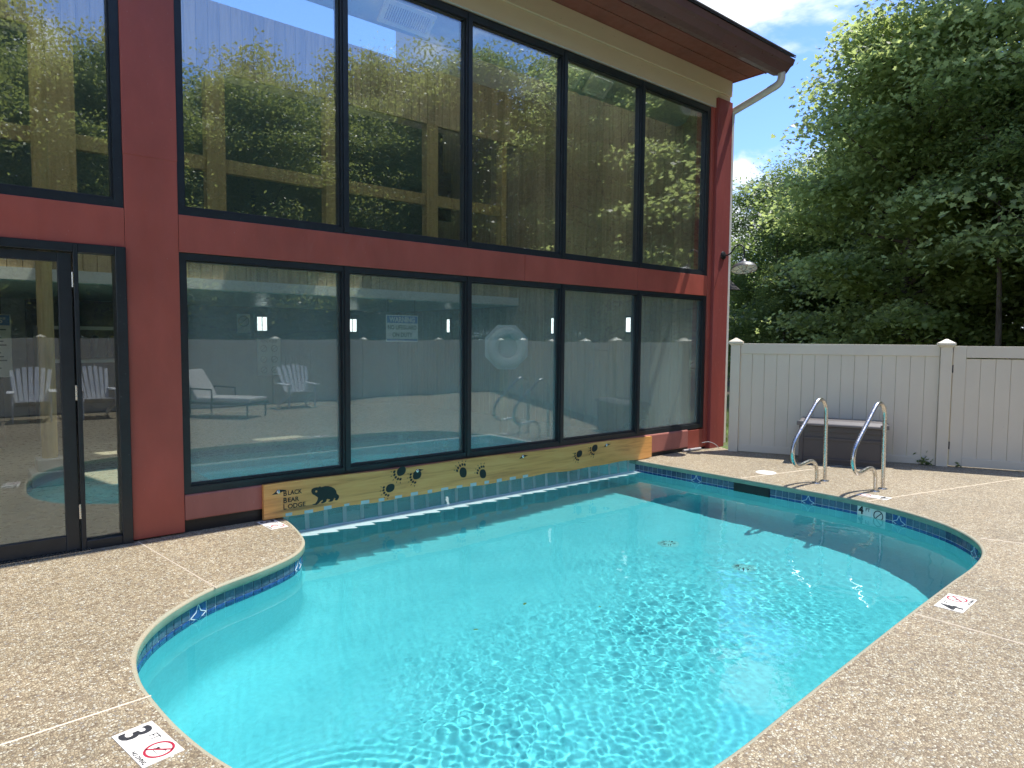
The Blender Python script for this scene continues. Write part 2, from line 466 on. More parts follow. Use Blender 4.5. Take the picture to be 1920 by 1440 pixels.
def water_mat():
    m, nt, b, out = new_mat('pool_water')
    b.inputs['Base Color'].default_value = (0.13, 0.465, 0.51, 1)
    b.inputs['Transmission Weight'].default_value = 1.0
    b.inputs['IOR'].default_value = 1.333
    b.inputs['Roughness'].default_value = 0.0
    return m
M['water'] = water_mat()
def schlick(nt, scale, base):
    g = nt.nodes.new('ShaderNodeNewGeometry')
    d = N(nt, 'ShaderNodeVectorMath', {0: g.outputs['Normal'], 1: g.outputs['Incoming']}, operation='DOT_PRODUCT')
    a = N(nt, 'ShaderNodeMath', {0: d.outputs['Value']}, operation='ABSOLUTE')
    o = N(nt, 'ShaderNodeMath', {0: 1.0, 1: a.outputs[0]}, operation='SUBTRACT')
    o.use_clamp = True
    p = N(nt, 'ShaderNodeMath', {0: o.outputs[0], 1: 5.0}, operation='POWER')
    f = N(nt, 'ShaderNodeMath', {0: p.outputs[0], 1: scale, 2: base}, operation='MULTIPLY_ADD')
    f.use_clamp = True
    return f.outputs[0]
def glass_mat(name, tintc, refl, fog, fogc=(0.62, 0.70, 0.68), dust=0.35, wet=None):
    """coated window glass: clear tint, mirror share by angle, fine dust and condensation film"""
    m, nt, b, out = new_mat(name)
    nt.nodes.remove(b)
    tr = N(nt, 'ShaderNodeBsdfTransparent', {'Color': (*tintc, 1)})
    gl = N(nt, 'ShaderNodeBsdfGlossy', {'Color': (0.93, 0.97, 1.0, 1), 'Roughness': 0.0})
    wv = N(nt, 'ShaderNodeTexNoise', {'Vector': geo_pos(nt, (1.1, 1.1, 0.8)), 'Scale': 1.0, 'Detail': 1.0})
    wb = N(nt, 'ShaderNodeBump', {'Strength': 1.0, 'Distance': 0.0028, 'Height': wv.outputs['Fac']})
    nt.links.new(wb.outputs[0], gl.inputs['Normal'])
    f = schlick(nt, 0.86, 0.035 + refl)
    mx = N(nt, 'ShaderNodeMixShader', {0: f, 1: tr.outputs[0], 2: gl.outputs[0]})
    v = geo_pos(nt)
    n1 = N(nt, 'ShaderNodeTexNoise', {'Vector': v, 'Scale': 90.0, 'Detail': 3.0, 'Roughness': 0.7})
    n2 = N(nt, 'ShaderNodeTexNoise', {'Vector': geo_pos(nt, (3.2, 3.2, 1.1)), 'Scale': 1.0, 'Detail': 5.0})
    sp_ = ramp(nt, n1.outputs['Fac'], [(0.45, 0.35), (0.72, 1.4)])
    bl = ramp(nt, n2.outputs['Fac'], [(0.25, 0.75), (0.75, 1.2)])
    f2 = N(nt, 'ShaderNodeMath', {0: sp_, 1: dust * 0.06}, operation='MULTIPLY')
    f3 = N(nt, 'ShaderNodeMath', {0: bl, 1: fog, 2: f2.outputs[0]}, operation='MULTIPLY_ADD')
    if wet:   # condensation film, thickest along the cold bottom edge
        sz = N(nt, 'ShaderNodeSeparateXYZ', {0: v})
        wr = N(nt, 'ShaderNodeMapRange', {'Value': sz.outputs[2], 'From Min': wet[0], 'From Max': wet[1], 'To Min': wet[2], 'To Max': wet[3]})
        f3.inputs[1].default_value = 0.0
        fz = N(nt, 'ShaderNodeMath', {0: bl, 1: wr.outputs[0]}, operation='MULTIPLY')
        nt.links.new(fz.outputs[0], f3.inputs[1]); f3.inputs[0].default_value = 1.0
        for l_ in list(f3.inputs[0].links): nt.links.remove(l_)
    f3.use_clamp = True
    df = N(nt, 'ShaderNodeBsdfDiffuse', {'Color': (*fogc, 1)})
    tl = N(nt, 'ShaderNodeBsdfTranslucent', {'Color': (*fogc, 1)})
    dmx = N(nt, 'ShaderNodeMixShader', {0: 0.4, 1: df.outputs[0], 2: tl.outputs[0]})
    mx2 = N(nt, 'ShaderNodeMixShader', {0: f3.outputs[0], 1: mx.outputs[0], 2: dmx.outputs[0]})
    nt.links.new(mx2.outputs[0], out.inputs['Surface'])
    return m
M['glass_up'] = glass_mat('upper_window_glass', (0.94, 0.97, 0.91), 0.165, 0.0, dust=0.5)
M['glass_low'] = glass_mat('lower_window_glass', (0.93, 0.985, 0.97), 0.105, 0.10, fogc=(0.52, 0.66, 0.60), dust=0.9, wet=(0.40, 2.1, 0.30, 0.09))
M['glass_door'] = glass_mat('door_glass', (0.94, 0.97, 0.93), 0.06, 0.005, dust=0.4)
def strip_mat(name='clear_vinyl', lo=0.14, hi=0.24):
    m, nt, b, out = new_mat(name)
    nt.nodes.remove(b)
    tr = N(nt, 'ShaderNodeBsdfTransparent', {'Color': (0.80, 0.90, 0.90, 1)})
    gl = N(nt, 'ShaderNodeBsdfGlossy', {'Color': (1, 1, 1, 1), 'Roughness': 0.12})
    fr = schlick(nt, 0.9, 0.035)
    mx = N(nt, 'ShaderNodeMixShader', {0: fr, 1: tr.outputs[0], 2: gl.outputs[0]})
    v = geo_pos(nt, (5, 5, 2.0))
    n2 = N(nt, 'ShaderNodeTexNoise', {'Vector': v, 'Scale': 1.0, 'Detail': 4.0})
    f = ramp(nt, n2.outputs['Fac'], [(0.25, lo), (0.75, hi)])
    df = N(nt, 'ShaderNodeBsdfDiffuse', {'Color': (0.72, 0.80, 0.78, 1)})
    tl = N(nt, 'ShaderNodeBsdfTranslucent', {'Color': (0.72, 0.82, 0.80, 1)})
    dmx = N(nt, 'ShaderNodeMixShader', {0: 0.5, 1: df.outputs[0], 2: tl.outputs[0]})
    mx2 = N(nt, 'ShaderNodeMixShader', {0: f, 1: mx.outputs[0], 2: dmx.outputs[0]})
    nt.links.new(mx2.outputs[0], out.inputs['Surface'])
    return m
M['strip'] = strip_mat()
M['strip_edge'] = strip_mat('clear_vinyl_edge', 0.38, 0.5)
def tail_mat():
    m, nt, b, out = new_mat('clear_vinyl_end')
    b.inputs['Base Color'].default_value = (0.50, 0.66, 0.66, 1)
    b.inputs['Roughness'].default_value = 0.3
    tr = N(nt, 'ShaderNodeBsdfTransparent', {'Color': (0.85, 0.93, 0.93, 1)})
    mx = N(nt, 'ShaderNodeMixShader', {0: 0.75, 1: tr.outputs[0], 2: b.outputs[0]})
    nt.links.new(mx.outputs[0], out.inputs['Surface'])
    return m
M['strip_tail'] = tail_mat()

def opal_mat():  # for the added roof panels that spread sunlight into the hall
    m, nt, b, out = new_mat('added_opal_panel')
    nt.nodes.remove(b)
    tl = N(nt, 'ShaderNodeBsdfTranslucent', {'Color': (0.50, 0.51, 0.50, 1)})
    nt.links.new(tl.outputs[0], out.inputs['Surface'])
    return m
M['opal'] = opal_mat()

def leaf_mat(name, c0, c1, c2, tr_col, tfac=0.38):
    m, nt, b, out = new_mat(name)
    g = nt.nodes.new('ShaderNodeNewGeometry')
    c = ramp(nt, g.outputs['Random Per Island'], [(0.0, c0), (0.5, c1), (1.0, c2)])
    nt.links.new(c, b.inputs['Base Color'])
    b.inputs['Roughness'].default_value = 0.42
    b.inputs['Specular IOR Level'].default_value = 0.45
    tc_ = ramp(nt, g.outputs['Random Per Island'], [(0.0, tuple(0.7 * x for x in tr_col)), (1.0, tr_col)])
    tl = N(nt, 'ShaderNodeBsdfTranslucent', {'Color': tc_})
    mx = N(nt, 'ShaderNodeMixShader', {0: tfac, 1: b.outputs[0], 2: tl.outputs[0]})
    nt.links.new(mx.outputs[0], out.inputs['Surface'])
    return m
M['leaf_a'] = leaf_mat('maple_leaf', (0.09, 0.12, 0.042), (0.12, 0.158, 0.058), (0.165, 0.205, 0.09), (0.68, 0.78, 0.26), 0.6)
M['leaf_e'] = leaf_mat('maple_leaf_light', (0.082, 0.116, 0.04), (0.115, 0.155, 0.055), (0.16, 0.20, 0.08), (0.60, 0.72, 0.24), 0.58)
M['leaf_b'] = leaf_mat('light_leaf', (0.065, 0.11, 0.035), (0.095, 0.15, 0.05), (0.125, 0.18, 0.065), (0.38, 0.52, 0.14))
M['leaf_c'] = leaf_mat('dark_leaf', (0.05, 0.082, 0.03), (0.078, 0.115, 0.042), (0.11, 0.15, 0.06), (0.42, 0.54, 0.15), 0.48)
M['leaf_d'] = leaf_mat('olive_leaf', (0.07, 0.09, 0.03), (0.105, 0.135, 0.042), (0.15, 0.175, 0.06), (0.48, 0.54, 0.14), 0.46)
M['grass'] = leaf_mat('grass', (0.07, 0.12, 0.02), (0.10, 0.16, 0.03), (0.14, 0.2, 0.045), (0.3, 0.42, 0.06), 0.3)
def lawn_mat():
    m, nt, b, out = new_mat('lawn')
    v = geo_pos(nt)
    n = N(nt, 'ShaderNodeTexNoise', {'Vector': v, 'Scale': 22.0, 'Detail': 6.0, 'Roughness': 0.7})
    n2 = N(nt, 'ShaderNodeTexNoise', {'Vector': v, 'Scale': 0.35, 'Detail': 4.0})
    c = ramp(nt, n.outputs['Fac'], [(0.3, (0.05, 0.09, 0.015)), (0.7, (0.13, 0.19, 0.04))])
    c = mixc(nt, ramp(nt, n2.outputs['Fac'], [(0.45, 0.0), (0.6, 1.0)]), c, (0.07, 0.055, 0.033))
    nt.links.new(c, b.inputs['Base Color'])
    b.inputs['Roughness'].default_value = 0.95
    bump(nt, n.outputs['Fac'], 0.6, 0.03, b)
    return m
M['lawn'] = lawn_mat()

# ------------------------------------------------------------------ pool outline
ctrl = [(7.22, 0.10), (7.22, -0.8), (7.22, -1.6), (7.22, -2.2), (7.215, -2.6), (7.19, -2.95), (7.11, -3.28), (6.98, -3.60), (6.79, -3.90),
        (6.50, -4.16), (6.15, -4.32), (5.70, -4.385), (5.2, -4.40), (4.37, -4.43), (3.52, -4.47), (2.93, -4.50), (2.3, -4.53), (1.9, -4.50), (1.5, -4.36),
        (1.15, -4.08), (0.92, -3.70), (0.79, -3.33), (0.725, -3.00), (0.695, -2.67), (0.69, -2.42), (0.735, -2.13), (0.855, -1.86),
        (1.05, -1.63), (1.33, -1.42), (1.73, -1.25), (2.02, -1.07), (2.19, -0.83), (2.27, -0.55), (2.32, -0.28), (2.352, 0.0), (2.36, 0.10)]
def catmull(P, step=0.02):
    P = [np.array(p, float) for p in P]
    out = []
    for i in range(len(P) - 1):
        p0 = P[max(i - 1, 0)]; p1 = P[i]; p2 = P[i + 1]; p3 = P[min(i + 2, len(P) - 1)]
        n = max(2, int(np.linalg.norm(p2 - p1) / step))
        for k in range(n):
            t = k / n
            out.append(0.5 * ((2 * p1) + (-p0 + p2) * t + (2 * p0 - 5 * p1 + 4 * p2 - p3) * t * t + (-p0 + 3 * p1 - 3 * p2 + p3) * t ** 3))
    out.append(P[-1])
    return np.array(out)
raw = catmull(ctrl, 0.02)
for _ in range(6):
    raw[1:-1] = (raw[:-2] + 2 * raw[1:-1] + raw[2:]) / 4
seg = np.linalg.norm(np.diff(raw, axis=0), axis=1)
S = np.concatenate([[0], np.cumsum(seg)])
TOT = S[-1]
NS = int(TOT / 0.04)
ss = np.linspace(0, TOT, NS + 1)
OUT = np.stack([np.interp(ss, S, raw[:, 0]), np.interp(ss, S, raw[:, 1])], -1)   # pool edge, clockwise seen from above
TAN = np.gradient(OUT, axis=0); TAN /= np.linalg.norm(TAN, axis=1)[:, None]
NOR = np.stack([-TAN[:, 1], TAN[:, 0]], -1)       # pool lies right of travel direction?
cen = np.array([4.0, -2.2])
if ((OUT[40] + NOR[40]) - cen) @ (OUT[40] - cen) < ((OUT[40]) - cen) @ (OUT[40] - cen): NOR = -NOR   # NOR points away from the water
def off(i, d): return OUT[i] + NOR[i] * d
def at_s(s):
    i = int(np.clip(s / TOT * NS, 0, NS - 1)); t = s / TOT * NS - i
    p = OUT[i] * (1 - t) + OUT[i + 1] * t; n = NOR[i] * (1 - t) + NOR[i + 1] * t; n /= np.linalg.norm(n)
    return p, n
WZ = -0.150
INY = 3.2

# ------------------------------------------------------------------ ground, deck
g = MB(); g.add([(-150, -150, -0.06), (150, -150, -0.06), (150, 150, -0.06), (-150, 150, -0.06)], [(0, 1, 2, 3)])
# ground with a hole for pool and deck: four sheets round the site
g = MB()
for (x0, x1, y0, y1) in ((-200, -9, -200, 200), (16, 200, -200, 200), (-9, 16, -200, -16), (-9, 16, 10, 200)):
    g.add([(x0, y0, -0.05), (x1, y0, -0.05), (x1, y1, -0.05), (x0, y1, -0.05)], [(0, 1, 2, 3)])
g.add([(9.27, 0.08, -0.03), (16, 0.08, -0.03), (16, 10, -0.03), (9.27, 10, -0.03)], [(0, 1, 2, 3)])
g.add([(9.0, -0.35, -0.034), (15.6, -14.4, -0.034), (16, -14.4, -0.034), (16, 0.08, -0.034), (9.27, 0.08, -0.034)], [(0, 1, 2, 3, 4)])
g.add([(-9, -16, -0.034), (16, -16, -0.034), (16, -14.4, -0.034), (-9, -14.4, -0.034)], [(0, 1, 2, 3)])
tag(g.build('ground', M['lawn']), 'green lawn and woodland ground around the pool enclosure', 'ground', kind='structure')

def poly_mesh(loop, z, name, mat, parent=None):
    bm = bmesh.new()
    vs_ = [bm.verts.new((p[0], p[1], z)) for p in loop]
    f = bm.faces.new(vs_)
    if f.normal.z < 0: f.normal_flip()
    f.normal_update()
    bmesh.ops.triangulate(bm, faces=[f])
    bmesh.ops.recalc_face_normals(bm, faces=bm.faces)
    for q in bm.faces:
        if q.normal.z < 0: q.normal_flip()
    me = bpy.data.meshes.new(name); bm.to_mesh(me); bm.free()
    me.materials.append(mat)
    return link(bpy.data.objects.new(name, me), parent)
edge_in = [off(i, 0.022) for i in range(NS + 1)]
edge_in[0] = np.array([edge_in[0][0], 0.10]); edge_in[-1] = np.array([edge_in[-1][0], 0.10])
deck_loop = edge_in + [np.array(p) for p in ((-9, 0.10), (-9, -14.4), (15.6, -14.4), (9.02, -0.30), (9.27, 0.10))]
deck = poly_mesh(deck_loop, 0.0, 'pool_deck', M['deck'])
tag(deck, 'tan exposed aggregate pebble deck around the swimming pool', 'pool deck', kind='structure')
# control joints filled with caulk
def joint(a, b, w=0.010):
    a = Vector((*a, 0)); b = Vector((*b, 0)); d = (b - a).normalized(); n = Vector((-d.y, d.x, 0)) * w * 0.5
    mb = MB(); k = 10; V = []
    for i in range(k + 1):
        p = a.lerp(b, i / k)
        V += [p - n + Vector((0, 0, 0.0005)), p + Vector((0, 0, 0.004)), p + n + Vector((0, 0, 0.0005))]
    F = []
    for i in range(k):
        F += [(3 * i, 3 * i + 1, 3 * i + 4, 3 * i + 3), (3 * i + 1, 3 * i + 2, 3 * i + 5, 3 * i + 4)]
    mb.add(V, F); mb.build('joint', M['caulk'], deck, smooth=True)
joint((1.335, -1.43), (1.175, -0.02)); joint((0.69, -2.635), (-9, -3.3)); joint((7.235, -1.585), (9.45, -2.03)); joint((7.19, -3.03), (11.0, -3.95))
joint((6.56, -4.20), (6.72, -4.62)); joint((6.72, -4.62), (7.5, -14)); joint((4.40, -4.46), (4.43, -14.2)); joint((0.9, -3.75), (-9, -9.0)); joint((1.8, -4.53), (1.9, -14.2))

# ------------------------------------------------------------------ pool shell
pool = empty('swimming_pool', (0, 0, 0), 'kidney shaped swimming pool with blue waterline tiles and turquoise basin', 'swimming pool', kind='structure')
def strip_along(prof, name, mat, i0=0, i1=None, smooth=True):
    """prof: list of (offset away from water, z)"""
    i1 = NS if i1 is None else i1
    V = []; F = []; n = len(prof)
    for i in range(i0, i1 + 1):
        for (d, z) in prof:
            p = off(i, d); V.append((p[0], p[1], z))
    for i in range(i1 - i0):
        for k in range(n - 1):
            F.append((i * n + k, i * n + k + 1, (i + 1) * n + k + 1, (i + 1) * n + k))
    mb = MB(); mb.add(V, F)
    return mb.build(name, mat, pool, smooth=smooth)
strip_along([(0.024, 0.0), (0.014, -0.0008), (0.007, -0.003), (0.002, -0.008), (0.0, -0.013)], 'coping', M['coping'])
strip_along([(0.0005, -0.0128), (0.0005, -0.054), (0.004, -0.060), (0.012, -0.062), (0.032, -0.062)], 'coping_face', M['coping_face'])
FLOOR = -1.20
cove = [(0.024, -0.056), (0.024, -0.5)] + [(0.024 - 0.20 * (1 - math.cos(a)), FLOOR + 0.20 * (1 - math.sin(a))) for a in np.linspace(0, PI / 2, 8)]
wall_o = strip_along(cove, 'basin_wall', M['plaster'])
# floor: inside outline offset -0.176, plus indoor part
fl_loop = [off(i, -0.176) for i in range(0, NS + 1, 2)]
fl_loop[0] = np.array([fl_loop[0][0], 0.1]); fl_loop[-1] = np.array([fl_loop[-1][0], 0.1])
fl = poly_mesh(fl_loop, FLOOR, 'basin_floor', M['plaster'], pool)
xa, xb = fl_loop[-1][0], fl_loop[0][0]
mb = MB()
mb.add([(xa, 0.1, FLOOR), (xb, 0.1, FLOOR), (xb, INY, FLOOR), (xa, INY, FLOOR)], [(0, 1, 2, 3)])
mb.add([(7.244, 0.1, -0.02), (7.244, INY, -0.02), (7.244, INY, FLOOR), (7.244, 0.1, FLOOR)], [(0, 1, 2, 3)])
mb.add([(2.336, 0.1, -0.02), (2.336, INY, -0.02), (2.336, INY, FLOOR), (2.336, 0.1, FLOOR)], [(0, 1, 2, 3)])
mb.add([(2.336, INY, -0.02), (7.244, INY, -0.02), (7.244, INY, FLOOR), (2.336, INY, FLOOR)], [(0, 1, 2, 3)])
mb.add([(7.244, 0.1, FLOOR), (xb, 0.1, FLOOR), (xb, INY, FLOOR), (7.244, INY, FLOOR)], [(0, 1, 2, 3)])
mb.add([(2.336, 0.1, FLOOR), (xa, 0.1, FLOOR), (xa, INY, FLOOR), (2.336, INY, FLOOR)], [(0, 1, 2, 3)])
ind = mb.build('indoor_basin', M['plaster'], pool)
# faint grey scuffs, floor drain cover
recv = [wall_o, fl, ind]
for (x, y) in ((5.70, -1.71), (5.69, -2.57)):
    mb = MB(); mb.lathe([(0.0, 0.022), (0.05, 0.022), (0.085, 0.016), (0.112, 0.0)], (x, y, FLOOR), 24)
    recv.append(mb.build('drain_cover', M['white'], pool))
    mb = MB()
    for i in range(12):
        a = 2 * PI * i / 12
        mb.obox((x + 0.062 * math.cos(a), y + 0.062 * math.sin(a), FLOOR + 0.0215), (math.cos(a), math.sin(a), 0), (-math.sin(a), math.cos(a), 0), (0, 0, 1), 0.016, 0.004, 0.002)
    o = mb.build('drain_slot', M['black'], pool); o['kind'] = 'stuff'; recv.append(o)

# waterline tiles: two rows of three inch tiles, star panels now and then
TW = 0.0757
def tile_mesh(name, w, h, t=0.006):
    mb = MB(); mb.box(-w / 2, w / 2, -t, 0, -h / 2, h / 2)
    o = mb.build(name, M['tile'], None, bevel=0.0018, segs=1)
    me = o.data; bpy.data.objects.remove(o)
    return me
tm = tile_mesh('tile', TW - 0.0045, 0.0705)
tm_dry = tm.copy(); tm_dry.materials[0] = M['tile_dry']
tbig = tile_mesh('star_tile', TW * 2 - 0.0045, 0.0705 * 2 + 0.0045)
mbb = MB(); mbb.box(-TW + 0.00225, TW - 0.00225, -0.006, 0, -0.073, 0.073)
o_ = mbb.build('marker_tile', M['tilewhite'], None, bevel=0.0018, segs=1); tmk = o_.data; bpy.data.objects.remove(o_)
starmb = MB()
def star_lines(mb):
    R = 0.071
    for (a, b) in (((0, R), (0.022, 0.022)), ((0.022, 0.022), (R, 0)), ((R, 0), (0.022, -0.022)), ((0.022, -0.022), (0, -R)), ((0, -R), (-0.022, -0.022)), ((-0.022, -0.022), (-R, 0)), ((-R, 0), (-0.022, 0.022)), ((-0.022, 0.022), (0, R))):
        a3 = Vector((a[0], 0.0008, a[1])); b3 = Vector((b[0], 0.0008, b[1])); d = (b3 - a3).normalized()
        mb.obox((a3 + b3) / 2, d, (0, 1, 0), d.cross(Vector((0, 1, 0))), (b3 - a3).length / 2, 0.0012, 0.0028)
star_lines(starmb)
o_ = starmb.build('star_line', M['tile_line']); starme = o_.data; bpy.data.objects.remove(o_)
Z1, Z2 = -0.096, -0.171
zb = (Z1 + Z2) / 2
s_skim0 = s_skim1 = None
# arc positions of special places on the far wall (x = 7.22, s = 0.10 - y)
SK0, SK1 = 0.10 + 1.53, 0.10 + 1.93        # skimmer mouth
def s_near(x, y):
    return float(ss[np.argmin((OUT[:, 0] - x) ** 2 + (OUT[:, 1] - y) ** 2)])
MK = s_near(7.19, -2.93)
s_l0, s_l1 = s_near(0.72, -2.95), TOT - 0.12
s_r1 = s_near(6.2, -4.31)
s = 0.115; k = 0; rest = []
def put(me, name, s, z):
    p, n = at_s(s)
    q = p + n * 0.0175
    # tile local +y faces the water
    w = -n
    rz = math.atan2(w[1], w[0]) - PI / 2
    o = inst(name, me, pool, (q[0], q[1], z), rz)
    recv.append(o)
    return o, rz
count = 0
s = 0.12
marker_done = 0
tile_positions = []
while s < TOT - 0.06:
    if SK0 - 0.02 < s < SK1: s += TW; continue
    vis = s < s_r1 or s_l0 < s
    p, n = at_s(s)
    if not vis:
        s += TW; continue
    if marker_done < 2 and s >= MK - 0.02:
        o, rz = put(tmk, 'marker_tile', s + TW / 2, zb); tile_positions.append((s + TW / 2, rz, marker_done)); marker_done += 1; s += 2 * TW; k += 2; continue
    if k % 13 == 12 or (s > s_l0 and k % 13 == 5 and False):
        o, rz = put(tbig, 'star_tile', s + TW / 2, zb)
        q = inst('star_line', starme, o, (0, 0, 0)); q.location = (0, 0, 0)
        s += 2 * TW; k += 2 - 1
    else:
        put(tm_dry, 'tile', s, Z1); put(tm, 'tile', s, Z2); s += TW
    k += 1
# hidden near side of the waterline, one strip of joined tiles
mb = MB()
s = s_r1 + TW
while s < s_l0 - TW * 0.5:
    for z in (Z1, Z2):
        p, n = at_s(s); q = p + n * 0.0205; tdir = Vector((-n[1], n[0], 0))
        mb.obox((q[0], q[1], z), tdir, (n[0], n[1], 0), (0, 0, 1), (TW - 0.0045) / 2, 0.003, 0.035)
    s += TW
o = mb.build('tile_band', M['tile'], pool); o['kind'] = 'stuff'; recv.append(o)
# grout strip behind the tiles
recv.append(strip_along([(0.0225, -0.058), (0.0225, -0.2095), (0.0245, -0.2105)], 'grout', M['tile_line']))
# skimmer mouth
mb = MB(); mb.box(7.2236, 7.2425, -1.955, -1.50, -0.205, -0.0625)
mb.build('skimmer_mouth', M['black'], pool)

# ------------------------------------------------------------------ water surface
rng = np.random.default_rng(11)
def value_noise(X, Y, cell, seed):
    r = np.random.default_rng(seed); G = r.random((96, 96))
    x = X / cell + 40; y = Y / cell + 40
    xi = np.floor(x).astype(int); yi = np.floor(y).astype(int); fx = x - xi; fy = y - yi
    fx = fx * fx * (3 - 2 * fx); fy = fy * fy * (3 - 2 * fy)
    g_ = lambda a, b: G[a % 96, b % 96]
    return (g_(xi, yi) * (1 - fx) + g_(xi + 1, yi) * fx) * (1 - fy) + (g_(xi, yi + 1) * (1 - fx) + g_(xi + 1, yi + 1) * fx) * fy
dx = 0.0085
xs = np.arange(0.60, 7.34, dx); ys = np.concatenate([np.arange(-4.64, 0.1, dx), np.arange(0.1, INY + 0.05, 0.05)])
X, Y = np.meshgrid(xs, ys)
def blob(cx, cy, rx, ry, ang=0):
    ca, sa = math.cos(ang), math.sin(ang)
    u = (X - cx) * ca + (Y - cy) * sa; v = -(X - cx) * sa + (Y - cy) * ca
    return np.exp(-((u / rx) ** 2 + (v / ry) ** 2))
fine = blob(1.75, -3.30, 0.55, 0.42, 0.2) * 1.0 + blob(2.55, -2.85, 0.5, 0.35) * 0.45 + blob(3.2, -3.7, 0.9, 0.5) * 0.40
mid = 0.05 + 0.95 * blob(4.9, -3.05, 1.2, 0.75, -0.3) + 0.75 * blob(3.1, -3.2, 0.9, 0.9) + 0.35 * blob(5.7, -2.3, 0.9, 0.8) + 0.4 * blob(2.2, -3.8, 0.8, 0.5)
mid *= 0.25 + 1.35 * value_noise(X, Y, 0.55, 5)
mid *= np.clip((Y * -1 - 0.2) / 0.9, 0.12, 1)
Z = np.zeros_like(X)
def waves(n, lam0, lam1, amp, seed, dirc=None, spread=PI):
    r = np.random.default_rng(seed); H = np.zeros_like(X)
    for i in range(n):
        lam = math.exp(r.uniform(math.log(lam0), math.log(lam1))); th = (r.uniform(-spread, spread) if dirc is None else dirc + r.normal() * spread)
        kk = 2 * PI / lam
        ph = r.uniform(0, 7)
        # gentle phase warp so crests wander
        wx = X + 0.05 * np.sin(1.7 * Y + ph) ; wy = Y + 0.05 * np.sin(1.9 * X + ph)
        H += (lam / lam1) ** 1.3 * np.sin(kk * (math.cos(th) * wx + math.sin(th) * wy) + ph)
    return H * amp / math.sqrt(n)
Z += waves(36, 0.034, 0.085, 0.00042, 3) * fine * (0.5 + value_noise(X, Y, 0.11, 9))
Z += waves(48, 0.032, 0.085, 0.00028, 4) * mid
Z += waves(40, 0.07, 0.17, 0.00048, 24) * mid * (0.35 + 1.1 * value_noise(X, Y, 0.3, 15))
Z += waves(16, 0.16, 0.34, 0.0007, 14) * mid
Z += waves(14, 0.09, 0.2, 0.00055, 6, -0.6, 0.45) * mid
Z += waves(18, 0.3, 1.1, 0.0009, 8)
Z += waves(10, 0.05, 0.12, 0.00006, 12)
for (cx_, cy_2, lam, a, r0) in ((1.62, -3.36, 0.062, 0.00022, 0.62), (2.9, -3.05, 0.07, 0.00010, 0.3), (3.6, -3.6, 0.075, 0.00010, 0.35), (5.6, -3.4, 0.11, 0.00012, 0.8)):
    r_ = np.hypot(X - cx_, Y - cy_2)
    Z += a * np.sin(2 * PI * r_ / lam) * np.exp(-((r_ - r0) / 0.22) ** 2)
Z += WZ
# keep only faces inside the outline (a little way into the wall)
loop = np.concatenate([OUT + NOR * 0.0235, [[2.337, INY + 0.02], [7.2435, INY + 0.02]]])
def inside(px, py, poly):
    c = np.zeros(px.shape, bool); n = len(poly)
    j = n - 1
    for i in range(n):
        xi, yi = poly[i]; xj, yj = poly[j]
        if yi != yj:
            m_ = ((yi > py) != (yj > py)) & (px < (xj - xi) * (py - yi) / (yj - yi) + xi)
            c ^= m_
        j = i
    return c
fx = (X[:-1, :-1] + X[1:, 1:]) / 2; fy = (Y[:-1, :-1] + Y[1:, 1:]) / 2
keep = inside(fx.ravel(), fy.ravel(), loop).reshape(fx.shape)
idx = np.arange(X.size).reshape(X.shape)
F = np.stack([idx[:-1, :-1], idx[:-1, 1:], idx[1:, 1:], idx[1:, :-1]], -1)[keep]
used = np.zeros(X.size, bool); used[F.ravel()] = True
remap = np.cumsum(used) - 1
P = np.stack([X, Y, Z], -1).reshape(-1, 3)[used].astype('f'); F = remap[F]
def fast_mesh(name, P, F, smooth=False):
    me = bpy.data.meshes.new(name)
    me.vertices.add(len(P)); me.vertices.foreach_set('co', P.astype('f').ravel())
    k = F.shape[1]
    me.loops.add(F.size); me.loops.foreach_set('vertex_index', F.astype('i').ravel())
    me.polygons.add(len(F)); me.polygons.foreach_set('loop_start', np.arange(0, F.size, k, dtype='i'))
    me.polygons.foreach_set('loop_total', np.full(len(F), k, 'i'))
    if smooth: me.polygons.foreach_set('use_smooth', np.ones(len(F), bool))
    me.update(calc_edges=True)
    return me
wme = fast_mesh('water', P, F, True)
wme.materials.append(M['water'])
water = link(bpy.data.objects.new('water', wme))
tag(water, 'clear rippled turquoise pool water', 'water', kind='structure')
water.cycles.is_caustics_caster = True
for o in recv: o.cycles.is_caustics_receiver = True

# ------------------------------------------------------------------ building
lodge = empty('lodge_building', (1.33, 0, 0), 'red framed lodge building with two storeys of black framed glass facing the pool', 'building')
PX1 = 9.25
def part(name, mat, *boxes, parent=None, bevel=0.0, smooth=False):
    mb = MB()
    for b_ in boxes: mb.box(*b_)
    return mb.build(name, mat, parent or lodge, bevel=bevel, smooth=smooth)
# pillars: sheet metal in two lengths with a lapped seam
part('pillar', M['red'], (1.145, 1.524, 0.0, 0.42, 0.012, 2.995), bevel=0.004)
part('pillar', M['red'], (1.143, 1.526, -0.003, 0.42, 2.992, 5.40), bevel=0.004)
part('pillar', M['red_wood'], (8.875, PX1, -0.062, 0.30, 0.0, 5.17), bevel=0.006)
part('pillar', M['red'], (-2.6, -2.22, 0.0, 0.42, 0.012, 5.40), bevel=0.004)
part('jamb_board', M['red'], (8.802, 8.873, -0.012, 0.25, 0.06, 5.03), bevel=0.003)
# band between the storeys, in sheet lengths
for (a, b_) in ((1.5265, 5.20), (5.203, 7.20), (7.203, 8.80)):
    part('band', M['red'], (a, b_, 0.001, 0.30, 2.288, 2.583), bevel=0.003)
part('band', M['red'], (-2.218, 1.1425, 0.001, 0.30, 2.288, 2.583), bevel=0.003)
